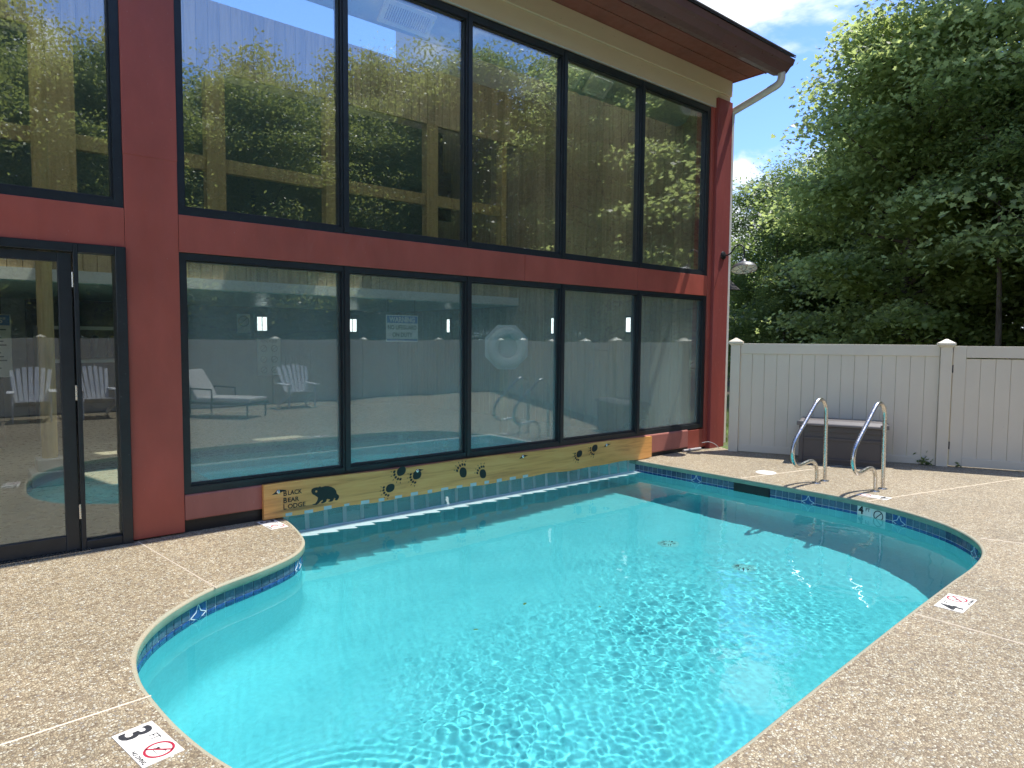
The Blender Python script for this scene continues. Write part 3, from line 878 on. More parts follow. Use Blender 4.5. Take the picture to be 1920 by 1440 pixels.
# sill boxes under the lower windows
part('sill', M['red_sill'], (1.527, 2.30, -0.004, 0.20, 0.105, 0.318), bevel=0.012)
part('sill', M['red_sill'], (2.302, 8.42, -0.004, 0.20, 0.055, 0.318), bevel=0.02)
part('sill', M['red'], (8.422, 8.873, 0.006, 0.20, 0.03, 0.30), bevel=0.004)
part('base_strip', M['black'], (1.527, 2.30, 0.03, 0.2, 0.0, 0.104)); part('base_strip', M['black'], (7.24, 8.87, 0.03, 0.2, 0.0, 0.054))
# cream frieze boards, soffit, fascia, gutter
part('frieze_board', M['cream'], (-4, PX1 - 0.004, -0.022, 0.25, 5.042, 5.262), bevel=0.004)
part('frieze_board', M['cream'], (-4, PX1 + 0.006, -0.046, 0.25, 5.264, 5.484), bevel=0.004)
part('drip_strip', M['white_al'], (-4, PX1 - 0.006, -0.026, 0.0, 5.034, 5.040))
part('soffit', M['soffit'], (-4, PX1 + 0.02, -0.285, 0.2, 5.487, 5.50))
part('soffit', M['soffit'], (-4, PX1 + 0.02, -0.56, -0.30, 5.487, 5.50))
part('soffit_vent', M['black'], (-4, PX1, -0.300, -0.285, 5.494, 5.499))
mb = MB()
for i in range(130):
    x = PX1 - 0.05 - i * 0.05
    mb.box(x - 0.012, x, -0.2985, -0.2865, 5.4865, 5.4935)
o = mb.build('vent_louvre', M['soffit'], lodge); o['kind'] = 'stuff'
part('fascia', M['fascia'], (-4, PX1 + 0.02, -0.585, -0.562, 5.455, 5.60))
for i in range(7): part('fascia_board', M['fascia'], (PX1 + 0.02 - 1.9 * (i + 1) + 0.004, PX1 + 0.02 - 1.9 * i, -0.75, -0.587, 5.505, 5.535))
part('rake_board', M['fascia'], (PX1 + 0.022, PX1 + 0.05, -0.56, 0.25, 5.478, 5.58))
gp = [(-0.60, 5.585), (-0.60, 5.455), (-0.70, 5.43), (-0.80, 5.43), (-0.865, 5.50), (-0.90, 5.515), (-0.93, 5.585), (-0.91, 5.590), (-0.88, 5.53), (-0.79, 5.445), (-0.70, 5.445), (-0.612, 5.465), (-0.612, 5.585)]
mb = MB(); mb.prism([(y, z) for y, z in gp], lambda u, v, w: (-4 + w * (PX1 + 0.16 + 4), u, v))
gut = mb.build('gutter', M['gutter'], lodge)
mb = MB(); mb.prism([(y, z) for y, z in gp[:7]], lambda u, v, w: (PX1 + 0.157 + 0.012 * w, u, v)); mb.build('gutter_end', M['gutter'], gut)
# roof deck and shingles (skylight openings stay free)
RS = 0.53
def rz_(y): return 5.605 + RS * (y + 0.94)
SKY = [(2.55, 3.25), (4.85, 5.60), (7.00, 7.80)]
SY0, SY1 = 3.50, 3.86
def roof_slab(x0, x1, y0, y1, name='roof'):
    mb = MB()
    V = [(x0, y0, rz_(y0) - 0.10), (x1, y0, rz_(y0) - 0.10), (x1, y1, rz_(y1) - 0.10), (x0, y1, rz_(y1) - 0.10),
         (x0, y0, rz_(y0)), (x1, y0, rz_(y0)), (x1, y1, rz_(y1)), (x0, y1, rz_(y1))]
    mb.add(V, [(0, 3, 2, 1), (4, 5, 6, 7), (0, 1, 5, 4), (1, 2, 6, 5), (2, 3, 7, 6), (3, 0, 4, 7)])
    return mb.build(name, M['shingle'], lodge)
RX1 = PX1 + 0.14
# opal roof panels are invented, added to brighten the pool hall; one bay near the door stands open
LSK = [(-3.9, -1.3), (-1.2, 1.4), (1.5, 4.05), (5.05, 7.1), (7.2, 9.05)]
OY0, OY1 = 0.25, 3.30
roof_slab(-4, RX1, -0.60, OY0); roof_slab(-4, RX1, OY1, SY0)
xs2 = [-4] + [q for a in LSK for q in a] + [RX1]
for i in range(0, len(xs2), 2):
    if i == 6:
        roof_slab(4.05, 4.15, OY0, OY1); roof_slab(4.95, 5.05, OY0, OY1); roof_slab(4.15, 4.95, OY0, 1.45); roof_slab(4.15, 4.95, 2.35, OY1)
    else: roof_slab(xs2[i], xs2[i + 1], OY0, OY1)
for a in LSK:
    mb = MB(); mb.add([(a[0], OY0, rz_(OY0) - 0.03), (a[1], OY0, rz_(OY0) - 0.03), (a[1], OY1, rz_(OY1) - 0.03), (a[0], OY1, rz_(OY1) - 0.03)], [(0, 1, 2, 3)])
    mb.build('added_skylight', M['opal'], lodge)
xs_ = [-4] + [q for a in SKY for q in a] + [RX1]
for i in range(0, len(xs_), 2): roof_slab(xs_[i], xs_[i + 1], SY0, SY1)
roof_slab(-4, RX1, SY1, 9.6)
mb = MB()
mb.add([(-4, -0.95, 5.592), (RX1, -0.95, 5.592), (RX1, -0.60, 5.592 + 0.35 * RS), (-4, -0.60, 5.592 + 0.35 * RS), (-4, -0.95, 5.604), (RX1, -0.95, 5.604), (RX1, -0.60, 5.604 + 0.35 * RS), (-4, -0.60, 5.604 + 0.35 * RS)],
       [(0, 3, 2, 1), (4, 5, 6, 7), (0, 1, 5, 4), (1, 2, 6, 5), (2, 3, 7, 6), (3, 0, 4, 7)])
mb.build('drip_edge', M['shingle'], lodge)
for i in range(2):
    mb = MB(); y0 = -0.955 + 0.14 * i
    x1 = RX1 - (0.0 if i == 0 else 1.25)
    mb.add([(-4, y0, rz_(y0) + 0.012 + 0.014 * i), (x1, y0, rz_(y0) + 0.012 + 0.014 * i), (x1, y0 + 0.4, rz_(y0 + 0.4) + 0.03 + 0.014 * i), (-4, y0 + 0.4, rz_(y0 + 0.4) + 0.03 + 0.014 * i),
            (-4, y0, rz_(y0) + 0.03 + 0.04 * i), (x1, y0, rz_(y0) + 0.03 + 0.04 * i), (x1, y0 + 0.4, rz_(y0 + 0.4) + 0.05 + 0.02 * i), (-4, y0 + 0.4, rz_(y0 + 0.4) + 0.05 + 0.02 * i)],
           [(0, 3, 2, 1), (4, 5, 6, 7), (0, 1, 5, 4), (1, 2, 6, 5), (2, 3, 7, 6), (3, 0, 4, 7)])
    mb.build('shingle_course', M['shingle'], lodge)
# downspout: outlet, S-bend across to the corner, down the end wall
def arc_pts(P, n=8):
    P = [np.array(p, float) for p in P]; out = []
    for i in range(len(P) - 1):
        p0 = P[max(i - 1, 0)]; p1 = P[i]; p2 = P[i + 1]; p3 = P[min(i + 2, len(P) - 1)]
        for k in range(n):
            t = k / n
            out.append(tuple(0.5 * ((2 * p1) + (-p0 + p2) * t + (2 * p0 - 5 * p1 + 4 * p2 - p3) * t * t + (-p0 + 3 * p1 - 3 * p2 + p3) * t ** 3)))
    out.append(tuple(P[-1])); return out
dsp = [(9.36, -0.76, 5.44), (9.36, -0.76, 5.38), (9.36, -0.75, 5.33), (9.36, -0.70, 5.285), (9.355, -0.60, 5.25), (9.34, -0.36, 5.17), (9.315, -0.10, 5.085), (9.305, -0.02, 5.05), (9.295, -0.01, 5.0), (9.29, -0.012, 4.9)]
pp = arc_pts(dsp, 5)
dso = MB().tube(pp, 0.052, 12).build('downspout', M['white_al'], lodge, smooth=True)
MB().box(9.2535, 9.318, -0.055, 0.012, 0.05, 4.92).build('downspout_leg', M['white_al'], dso, bevel=0.008)
mb = MB()
for i in range(2, 22, 1):
    if i < 20:
        mb.tube([pp[i], tuple(np.array(pp[i]) * 0.8 + np.array(pp[i + 1]) * 0.2)], 0.0545, 12)
mb.build('elbow_crimp', M['white_al'], dso)

# windows: each a frame with its pane
def window(x0, x1, z0, z1, glass, fl_=0.038, fr_=0.038, ft=0.06, fb=0.065, label=None):
    y0, y1 = 0.012, 0.12
    mb = MB()
    mb.box(x0, x0 + fl_, y0, y1, z0, z1); mb.box(x1 - fr_, x1, y0, y1, z0, z1)
    mb.box(x0 + fl_, x1 - fr_, y0 + 0.001, y1, z1 - ft, z1); mb.box(x0 + fl_, x1 - fr_, y0 + 0.001, y1, z0, z0 + fb)
    # stepped glazing beads
    mb.box(x0 + fl_, x1 - fr_, y0 + 0.022, y1 - 0.01, z0 + fb, z0 + fb + 0.016)
    mb.box(x0 + fl_, x1 - fr_, y0 + 0.022, y1 - 0.01, z1 - ft - 0.012, z1 - ft)
    mb.box(x0 + fl_, x0 + fl_ + 0.012, y0 + 0.022, y1 - 0.01, z0 + fb + 0.016, z1 - ft - 0.012)
    mb.box(x1 - fr_ - 0.012, x1 - fr_, y0 + 0.022, y1 - 0.01, z0 + fb + 0.016, z1 - ft - 0.012)
    w = mb.build('window', M['frame'], lodge)
    MB().box(x0 + fl_ + 0.012, x1 - fr_ - 0.012, 0.062, 0.080, z0 + fb + 0.016, z1 - ft - 0.012).build('pane', glass, w)
    MB().box(x0 + fl_ + 0.012, x1 - fr_ - 0.012, 0.052, 0.061, z0 + fb + 0.0162, z0 + fb + 0.024).build('gasket', M['gasket'], w)
    return w
XM = [1.524, 2.978, 4.409, 5.818, 7.261, 8.80]
for i in range(5):
    l_ = 0.052 if i == 0 else 0.038; r_ = 0.075 if i == 4 else 0.038
    window(XM[i], XM[i + 1], 2.585, 5.030, M['glass_up'], l_, r_, 0.075, 0.055)
    window(XM[i], XM[i + 1], 0.320, 2.286, M['glass_low'], l_, r_, 0.055, 0.06)
window(-2.218, 1.1425, 2.585, 5.030, M['glass_up'], 0.06, 0.065, 0.075, 0.055)
for x in XM[1:5]:   # mullion caps stand a little proud
    part('mullion', M['frame'], (x - 0.018, x + 0.034, 0.0, 0.0112, 0.345, 2.283), (x - 0.018, x + 0.034, 0.0, 0.0112, 2.60, 5.02))
# door and sidelight
door = MB()
door.box(0.800, 0.83, -0.02, 0.10, 0.0, 2.286); door.box(1.07, 1.142, -0.028, 0.12, 0.0, 2.286); door.box(0.83, 1.07, -0.018, 0.10, 2.222, 2.286)
door.box(0.83, 1.07, -0.018, 0.10, 0.0, 0.070); door.box(-2.218, 0.80, -0.02, 0.10, 2.222, 2.286)
dframe = door.build('door_frame', M['frame'], lodge, bevel=0.003, segs=1)
MB().box(0.83, 1.07, 0.03, 0.046, 0.070, 2.222).build('sidelight_pane', M['glass_door'], dframe)
def leaf(x0, x1):
    mb = MB()
    mb.box(x0, x0 + 0.085, 0.0, 0.05, 0.012, 2.212); mb.box(x1 - 0.085, x1, 0.0, 0.05, 0.012, 2.212)
    mb.box(x0 + 0.085, x1 - 0.085, 0.002, 0.05, 2.145, 2.212); mb.box(x0 + 0.085, x1 - 0.085, 0.002, 0.05, 0.012, 0.125)
    d_ = mb.build('door', M['frame'], lodge, bevel=0.003, segs=1)
    MB().box(x0 + 0.085, x1 - 0.085, 0.02, 0.034, 0.125, 2.145).build('door_pane', M['glass_door'], d_)
    return d_
d1 = leaf(-0.165, 0.790); d2_ = leaf(-1.125, -0.170)
for z in (2.02, 1.19, 0.30):
    MB().tube([(0.795, -0.012, z - 0.055), (0.795, -0.012, z + 0.055)], 0.009, 10).build('hinge', M['steel'], d1, smooth=True)
MB().tube(arc_pts([(-0.11, 0.0, 0.9), (-0.11, -0.05, 0.93), (-0.11, -0.055, 1.15), (-0.11, 0.0, 1.18)], 4), 0.012, 8).build('door_handle', M['steel'], d1, smooth=True)
part('wall_panel', M['red'], (-2.218, -1.13, 0.02, 0.10, 0.0, 2.22))
part('threshold', M['steel'], (-1.2, 0.85, -0.07, 0.02, 0.002, 0.012))
# outer walls of the part out of view
part('end_wall', M['cream'], (9.14, 9.24, 0.30, 9.55, 0.0, 5.45))
part('back_wall', M['plasterwall'], (-4, 9.14, 9.4, 9.55, 0.0, 8.0))
part('left_wall', M['plasterwall'], (-4.1, -4.0, 0.0, 9.4, 0.0, 8.0))
part('front_wall', M['red'], (-4, -2.62, 0.02, 0.2, 0.0, 5.03))
mb = MB(); mb.add([(9.14, 0.3, 5.45), (9.14, 9.5, 5.45), (9.14, 9.5, 10.4), (9.14, 0.3, 6.15), (9.24, 0.3, 5.45), (9.24, 9.5, 5.45), (9.24, 9.5, 10.4), (9.24, 0.3, 6.15)], [(0, 1, 2, 3), (7, 6, 5, 4), (0, 4, 5, 1), (1, 5, 6, 2), (2, 6, 7, 3), (3, 7, 4, 0)])
mb.build('gable_wall', M['cream'], lodge)
# ---- inside
mb = MB()
mb.add([(-4, 0.11, 0.004), (2.336, 0.11, 0.004), (2.336, 9.4, 0.004), (-4, 9.4, 0.004)], [(0, 1, 2, 3)])
mb.add([(7.244, 0.11, 0.004), (9.14, 0.11, 0.004), (9.14, 9.4, 0.004), (7.244, 9.4, 0.004)], [(0, 1, 2, 3)])
mb.add([(2.336, INY, 0.004), (7.244, INY, 0.004), (7.244, 9.4, 0.004), (2.336, 9.4, 0.004)], [(0, 1, 2, 3)])
mb.build('indoor_floor', M['int_floor'], lodge)
part('ceiling_beam', M['ceilpaint'], (-4, 9.14, 3.36, 3.48, 6.40, 6.60))
MZ = 4.64
mezz = part('mezzanine', M['plasterwall'], (-4, 9.10, MZ, 9.4, 2.315, 2.468))
part('mezzanine_soffit', M['tealceil'], (-4, 9.10, MZ + 0.02, 9.4, 2.300, 2.314), parent=mezz)
bw = 0.163
me_cache = {}
def board_mesh(w, h, t=0.02, along='x'):
    key = (round(w, 3), round(h, 3), along)
    if key not in me_cache:
        mb = MB()
        if along == 'x': mb.box(0.003, w - 0.003, 0, t, 0, h)
        else: mb.box(0, t, 0.003, w - 0.003, 0, h)
        o = mb.build('board', M['board'], None, bevel=0.004, segs=1)
        me_cache[key] = o.data; bpy.data.objects.remove(o)
    return me_cache[key]
# low boarded parapet above the slab, boarded wall above the openings
wal = part('loft_wall', M['board'], (-4, 9.10, MZ + 0.045, MZ + 0.14, 5.50, 6.46))
n = int((9.10 + 4) / bw)
for i in range(n):
    x = -4 + i * bw
    inst('board', board_mesh(bw, 0.98), wal, (x, MZ + 0.022, 5.48))
par = part('loft_parapet', M['board'], (-4, 9.10, MZ + 0.045, MZ + 0.10, 2.47, 3.02))
for i in range(n):
    x = -4 + i * bw
    inst('board', board_mesh(bw, 0.57), par, (x, MZ + 0.022, 2.469))
for (a, b_) in ((1.03, 1.50), (3.11, 3.38), (4.95, 5.20), (6.89, 7.13), (8.63, 8.75)):
    part('loft_post', M['beam'], (a, b_, MZ - 0.02, MZ + 0.16, 3.04, 5.479), bevel=0.006)
part('loft_rail', M['beam'], (-4, 8.70, MZ + 0.03, MZ + 0.12, 4.04, 4.24), bevel=0.005)
part('loft_back_wall', M['tealdark'], (-4, 9.10, 7.6, 7.7, 2.47, 6.4))
# boarded end wall inside
ew = part('indoor_end_wall', M['board'], (9.122, 9.14, 0.13, 9.4, 0.0, 6.46))
k_ = 0; y = 0.14
while y < 9.3:
    w = 0.21 if (k_ % 3) else 0.145
    inst('board', board_mesh(w, 6.45, 0.02, 'y'), ew, (9.10, y, 0.005))
    y += w; k_ += 1
part('far_wall', M['darkwall'], (1.3, 9.10, 9.36, 9.399, 0.0, 2.30))
part('partition', M['darkwall'], (-4, 0.75, 6.25, 6.35, 0.0, 2.30))
# timber columns under the loft with cast stone feet
for (x, y_) in ((0.93, 2.95),):
    c_ = MB().tube([(x, y_, 0.2), (x, y_, 6.46)], 0.075, 14).build('column', M['beam'], lodge, smooth=True)
    MB().box(x - 0.19, x + 0.19, y_ - 0.19, y_ + 0.19, 0.005, 0.16).build('column_foot', M['plasterwall'], c_, bevel=0.012)
    MB().box(x - 0.13, x + 0.13, y_ - 0.13, y_ + 0.13, 0.162, 0.29).build('column_cap', M['plasterwall'], c_, bevel=0.012)
for (x, y_) in ((7.45, 3.08),):
    MB().box(x - 0.05, x + 0.05, y_ - 0.04, y_ + 0.06, 0.005, 1.80).build('column', M['beam'], lodge, bevel=0.006)
# wall lights
for (x, y_, z, ax) in ((5.60, 9.35, 1.93, 'y'), (7.80, 9.35, 1.94, 'y'), (9.10, 7.06, 1.93, 'x'), (9.10, 3.57, 1.89, 'x'), (9.10, 1.715, 1.887, 'x')):
    t = empty('wall_light', (x, y_, z), {5.60: 'lit white wall light on the dark far wall, seen through the first lower window', 7.80: 'lit white wall light on the dark far wall, just right of the first mullion'}.get(x) or
              {7.06: 'lit white wall light seen through the second lower window', 3.57: 'lit white wall light on wood boards right of the life ring', 1.715: 'lit white wall light on wood boards, nearest the corner pillar'}[y_], 'wall light', 'lit lights on the indoor walls')
    if ax == 'y':
        MB().box(x - 0.13, x + 0.13, y_ - 0.035, y_, z - 0.19, z + 0.19).build('housing', M['black'], t)
        for s_ in (-1, 1): MB().box(x + s_ * 0.058 - 0.045, x + s_ * 0.058 + 0.045, y_ - 0.05, y_ - 0.036, z - 0.15, z + 0.15).build('lamp_panel', M['lamp'], t)
    else:
        h = 0.145 if y_ > 2 else 0.12
        MB().box(x - 0.035, x - 0.001, y_ - 0.07, y_ + 0.07, z - h - 0.03, z + h + 0.03).build('housing', M['black'], t)
        MB().box(x - 0.05, x - 0.036, y_ - 0.042, y_ + 0.042, z - h, z + h).build('lamp_panel', M['lamp'], t)
# duct with registers
duct = empty('air_duct', (4.5, 0.56, 5.0), 'round pale metal air duct hanging inside along the top of the upper windows', 'air duct')
mb = MB(); mb.lathe([(0.0, -4), (0.20, -4), (0.20, 9.0), (0.185, 9.03), (0.0, 9.03)], (0, 0.72, 5.16), 24, 'x'); mb.build('duct_tube', M['duct'], duct, smooth=True)
for x in (1.5, 3.3, 5.1, 6.9):
    mb = MB(); mb.lathe([(0.2005, x - 0.02), (0.212, x - 0.015), (0.212, x + 0.015), (0.2005, x + 0.02)], (0, 0.72, 5.16), 24, 'x'); mb.build('duct_band', M['duct'], duct, smooth=True)
for (x, wd) in ((2.55, 0.62), (3.98, 0.62), (6.28, 0.62), (6.95, 0.42)):
    c = Vector((x, 0.545, 5.02)); nrm = Vector((0, -0.65, -0.76)).normalized(); up_ = Vector((0, -0.76, 0.65)).normalized()
    mb = MB()
    for s_ in (-1, 1):
        mb.obox(c + up_ * s_ * 0.105, (1, 0, 0), nrm, up_, wd / 2, 0.015, 0.02); mb.obox(c + Vector((s_ * (wd / 2 - 0.02), 0, 0)), (1, 0, 0), nrm, up_, 0.02, 0.0155, 0.085)
    gr = mb.build('register', M['grille'], duct)
    mb = MB()
    for i in range(20): mb.obox(c + Vector((-wd / 2 + 0.05 + i * (wd - 0.1) / 19, 0, 0)), (1, 0.0, 0), nrm, up_, 0.006, 0.009, 0.085)
    o = mb.build('louvre', M['grille'], gr)
    MB().obox(c - nrm * 0.012, (1, 0, 0), nrm, up_, wd / 2 - 0.03, 0.002, 0.085).build('register_back', M['black'], gr)

# text helper
def text_mb(txt, size, origin, right, up, normal, depth=0.0015, bold=0.0, sx=1.0, align='LEFT'):
    cu = bpy.data.curves.new('t', 'FONT'); cu.body = txt; cu.size = size; cu.align_x = align; cu.offset = bold; cu.resolution_u = 3
    to = bpy.data.objects.new('t', cu); COL.objects.link(to)
    bpy.context.view_layer.update()
    dg = bpy.context.evaluated_depsgraph_get()
    me = bpy.data.meshes.new_from_object(to.evaluated_get(dg))
    o = Vector(origin); r = Vector(right).normalized(); u = Vector(up).normalized(); n = Vector(normal).normalized()
    mb = MB()
    V = [o + r * v.co.x * sx + u * v.co.y + n * depth for v in me.vertices]
    mb.add(V, [tuple(p.vertices) for p in me.polygons])
    bpy.data.objects.remove(to); bpy.data.curves.remove(cu)
    return mb
def merge(*mbs):
    m_ = MB()
    for q in mbs: m_.add(q.v, q.f)
    return m_
def circ(cx, cy, r, n=28): return [(cx + r * math.cos(2 * PI * i / n), cy + r * math.sin(2 * PI * i / n)) for i in range(n)]
def planar(o, r, u, n, t0=0.0, t1=0.0012):
    o = Vector(o); r = Vector(r).normalized(); u = Vector(u).normalized(); n = Vector(n).normalized()
    return lambda a, b, w: o + r * a + u * b + n * (t0 + (t1 - t0) * w)
def prohibit(f, cx, cy, R, w):
    mb = MB(); mb.ring(circ(cx, cy, R), circ(cx, cy, R - w), f)
    a = math.radians(-45 + 90); d = Vector((math.cos(PI / 4), math.sin(PI / 4))); nn_ = Vector((-d.y, d.x)) * w * 0.42
    L_ = R - w * 0.5
    c_ = Vector((cx, cy)); mb.prism([tuple(c_ - d * L_ + nn_), tuple(c_ - d * L_ - nn_), tuple(c_ + d * L_ - nn_), tuple(c_ + d * L_ + nn_)], f)
    return mb
def swimmer(f, cx, cy, R):
    mb = MB(); mb.prism(circ(cx - R * 0.30, cy + R * 0.05, R * 0.13, 10), f)
    def bar(p, q, w):
        d = Vector((q[0] - p[0], q[1] - p[1])).normalized(); n_ = Vector((-d.y, d.x)) * w
        mb.prism([(cx + R * p[0] + n_.x, cy + R * p[1] + n_.y), (cx + R * p[0] - n_.x, cy + R * p[1] - n_.y), (cx + R * q[0] - n_.x, cy + R * q[1] - n_.y), (cx + R * q[0] + n_.x, cy + R * q[1] + n_.y)], f)
    bar((-0.2, 0.02), (0.25, 0.18), R * 0.07); bar((0.25, 0.18), (0.6, 0.35), R * 0.05); bar((-0.2, 0.0), (-0.55, -0.25), R * 0.04); bar((-0.6, -0.4), (0.55, -0.4), R * 0.02); bar((0.0, -0.65), (0.0, -0.2), R * 0.015)
    return mb

# warning sign on its column
ws = empty('warning_sign', (6.375, 4.62, 1.8), 'blue and pale sign reading warning no lifeguard on duty behind the second lower window', 'sign')
MB().box(6.05, 6.70, 4.630, 4.645, 1.565, 2.035).build('sign_panel', M['signpale'], ws, bevel=0.004)
for x in (6.10, 6.65): MB().tube([(x, 4.655, 2.02), (x, 4.655, 2.312)], 0.004, 6).build('hanging_cord', M['black'], ws)
MB().box(6.065, 6.685, 4.627, 4.6295, 1.895, 2.02).build('sign_header', M['signblue'], ws)
MB().box(6.065, 6.685, 4.627, 4.6295, 1.58, 1.615).build('sign_footer', M['signblue'], ws)
R_, U_, N_ = (1, 0, 0), (0, 0, 1), (0, -1, 0)
text_mb('WARNING', 0.125, (6.375, 4.6265, 1.914), R_, U_, N_, 0.001, 0.004, 0.86, 'CENTER').build('lettering', M['signpale'], ws)
merge(text_mb('NO LIFEGUARD', 0.105, (6.375, 4.6295, 1.785), R_, U_, N_, 0.001, 0.003, 0.80, 'CENTER'), text_mb('ON DUTY', 0.105, (6.375, 4.6295, 1.655), R_, U_, N_, 0.001, 0.003, 0.85, 'CENTER')).build('lettering', M['inkblue'], ws)
# pictogram signs on the far wall, pool rules by the door
pg = empty('pictogram_sign', (5.2, 9.34, 1.95), 'small pale no food pictogram sign behind the first lower window', 'sign')
MB().box(5.07, 5.35, 9.342, 9.355, 1.72, 2.14).build('sign_panel', M['signpale'], pg)
f_ = planar((5.21, 9.341, 1.98), R_, U_, N_); merge(prohibit(f_, 0, 0, 0.12, 0.02)).build('symbol', M['inkblue'], pg)
pg2 = empty('pool_notice', (5.75, 9.34, 1.2), 'tall pale notice with six pictograms under a wall light, first lower window', 'sign')
MB().box(5.50, 6.02, 9.342, 9.355, 0.78, 1.62).build('sign_panel', M['signpale'], pg2)
mb = text_mb('POOL RULES', 0.075, (5.76, 9.341, 1.52), R_, U_, N_, 0.001, 0.001, 0.9, 'CENTER')
for i in range(2):
    for j in range(3):
        f_ = planar((5.64 + 0.24 * i, 9.341, 1.38 - 0.24 * j), R_, U_, N_); mb = merge(mb, prohibit(f_, 0, 0, 0.075, 0.014))
mb.build('symbol', M['inkblue'], pg2)
pr = empty('pool_rules_sign', (0.55, 6.24, 1.5), 'white pool rules board with blue heading seen through the glass door', 'sign')
MB().box(0.10, 0.86, 6.225, 6.245, 1.02, 1.92).build('sign_panel', M['signpale'], pr, bevel=0.01)
MB().box(0.115, 0.845, 6.2215, 6.2245, 1.76, 1.905).build('sign_header', M['signblue'], pr)
text_mb('"POOL RULES"', 0.105, (0.48, 6.221, 1.795), R_, U_, N_, 0.001, 0.002, 0.95, 'CENTER').build('lettering', M['signpale'], pr)
mb = MB()
for i in range(11): mb.box(0.15, 0.80 - 0.1 * ((i * 7) % 4) / 3, 6.2225, 6.2245, 1.70 - 0.055 * i - 0.01, 1.70 - 0.055 * i + 0.008)
mb.build('text_lines', M['inkblue'], pr)
# life ring
lr = empty('life_ring', (7.41, 2.98, 1.49), 'white life ring on an octagonal backboard behind the third lower window', 'life ring')
c0 = Vector((7.41, 2.985, 1.49)); nr = Vector((-0.45, -0.89, 0)).normalized(); rr = Vector((0.89, -0.45, 0)).normalized(); uu = Vector((0, 0, 1))
oc = [(0.385 * math.cos(PI / 8 + PI / 4 * i) / math.cos(PI / 8), 0.385 * math.sin(PI / 8 + PI / 4 * i) / math.cos(PI / 8)) for i in range(8)]
MB().prism([(u * 0.96, v * 0.97) for u, v in oc], lambda a, b, w: c0 + rr * a + uu * b + nr * (0.03 * w)).build('backboard', M['ringfoam'], lr)
mb = MB(); V = []; F = []
nu, nv = 40, 14
for i in range(nu):
    for j in range(nv):
        a = 2 * PI * i / nu; b = 2 * PI * j / nv
        rad = 0.255 + 0.088 * math.cos(b)
        V.append(c0 + rr * rad * math.cos(a) + uu * (rad * math.sin(a) - 0.01) + nr * (0.10 + 0.06 * math.sin(b)))
for i in range(nu):
    for j in range(nv):
        F.append((i * nv + j, ((i + 1) % nu) * nv + j, ((i + 1) % nu) * nv + (j + 1) % nv, i * nv + (j + 1) % nv))
mb.add(V, F); mb.build('ring', M['ringfoam'], lr, smooth=True)
# television in the loft
tv = empty('television', (7.2, 5.2, 3.9), 'black flat screen hanging in the loft behind the upper windows', 'television')
MB().box(7.22, 7.62, 4.90, 4.96, 3.85, 4.75).build('screen', M['black'], tv, bevel=0.008)
MB().box(7.38, 7.46, 4.96, 5.02, 4.2, 5.48).build('bracket', M['black'], tv)
# inner tubes on a shelf seen through the sidelight
sh = empty('tube_shelf', (1.9, 7.0, 0), 'white storage shelf inside the door', 'shelf')
for z in (1.2, 1.72): MB().box(1.2, 2.9, 6.6, 7.1, z, z + 0.05).build('shelf_board', M['plasterwall'], sh)
for x in (1.2, 2.85): MB().box(x, x + 0.06, 6.6, 7.1, 0.005, 1.72).build('upright', M['plasterwall'], sh)
tubes = []
for i in range(3):
    c = (1.75 + 0.22 * i, 6.8, 1.45); V = []; F = []
    mb = MB(); mb.tube([(c[0] + 0.02 * math.sin(t_), c[1] + 0.15 * math.cos(t_), c[2] + 0.15 * math.sin(t_)) for t_ in np.linspace(0, 2 * PI, 22)], 0.045, 8)
    o = mb.build('swim_ring', M['black'], None, smooth=True)
    tag(o, 'black swim ring standing on the white shelf inside the door', 'swim ring', 'swim rings on the shelf'); tubes.append(o)

# ------------------------------------------------------------------ carved plank sign
BX0, BX1, BZ0, BZ1 = 2.155, 7.515, 0.016, 0.322
BYF = -0.046
sg = empty('plank_sign', (4.8, -0.03, 0.016), 'long varnished wooden plank with bear silhouette, paw prints and black lettering under the windows', 'sign')
mb = MB(); nseg = 90
for i in range(nseg + 1):
    x = BX0 + (BX1 - BX0) * i / nseg
    e0 = BZ0 + 0.010 * math.sin(2.3 * x + 1) * math.sin(7.1 * x) ; e1 = BZ1 + 0.006 * math.sin(3.1 * x) - 0.014 * (x - BX0) / (BX1 - BX0)
    mb.v += [(x, BYF, e0), (x, BYF, e1), (x, -0.006, e1), (x, -0.006, e0)]
    if i:
        b0 = 4 * (i - 1); b1 = 4 * i
        for k in range(4):
            mb.f.append((b0 + k, b0 + (k + 1) % 4, b1 + (k + 1) % 4, b1 + k))
mb.f.append((0, 1, 2, 3)); mb.f.append((4 * nseg + 3, 4 * nseg + 2, 4 * nseg + 1, 4 * nseg))
mb.build('plank', M['signwood'], sg)
sf = planar((0, BYF, 0), (1, 0, 0), (0, 0, 1), (0, -1, 0), 0.0, 0.0025)
# lettering: three lines with tall initials
bear = [(745, 345), (741, 372), (757, 402), (775, 408), (800, 425), (818, 440), (806, 478), (786, 505), (752, 515), (760, 521), (800, 519), (828, 500), (842, 480), (868, 462), (872, 476), (846, 497), (858, 502), (885, 497), (908, 482), (918, 452),
        (955, 458), (948, 470), (930, 482), (946, 485), (975, 481), (992, 462), (1000, 440), (1016, 448), (1004, 462), (1018, 470), (1036, 464), (1052, 440), (1053, 415), (1038, 402), (1028, 395), (1020, 360), (1000, 335), (972, 318), (935, 309), (895, 309), (865, 318), (852, 322), (842, 311), (832, 314), (824, 322), (796, 323), (768, 330)]
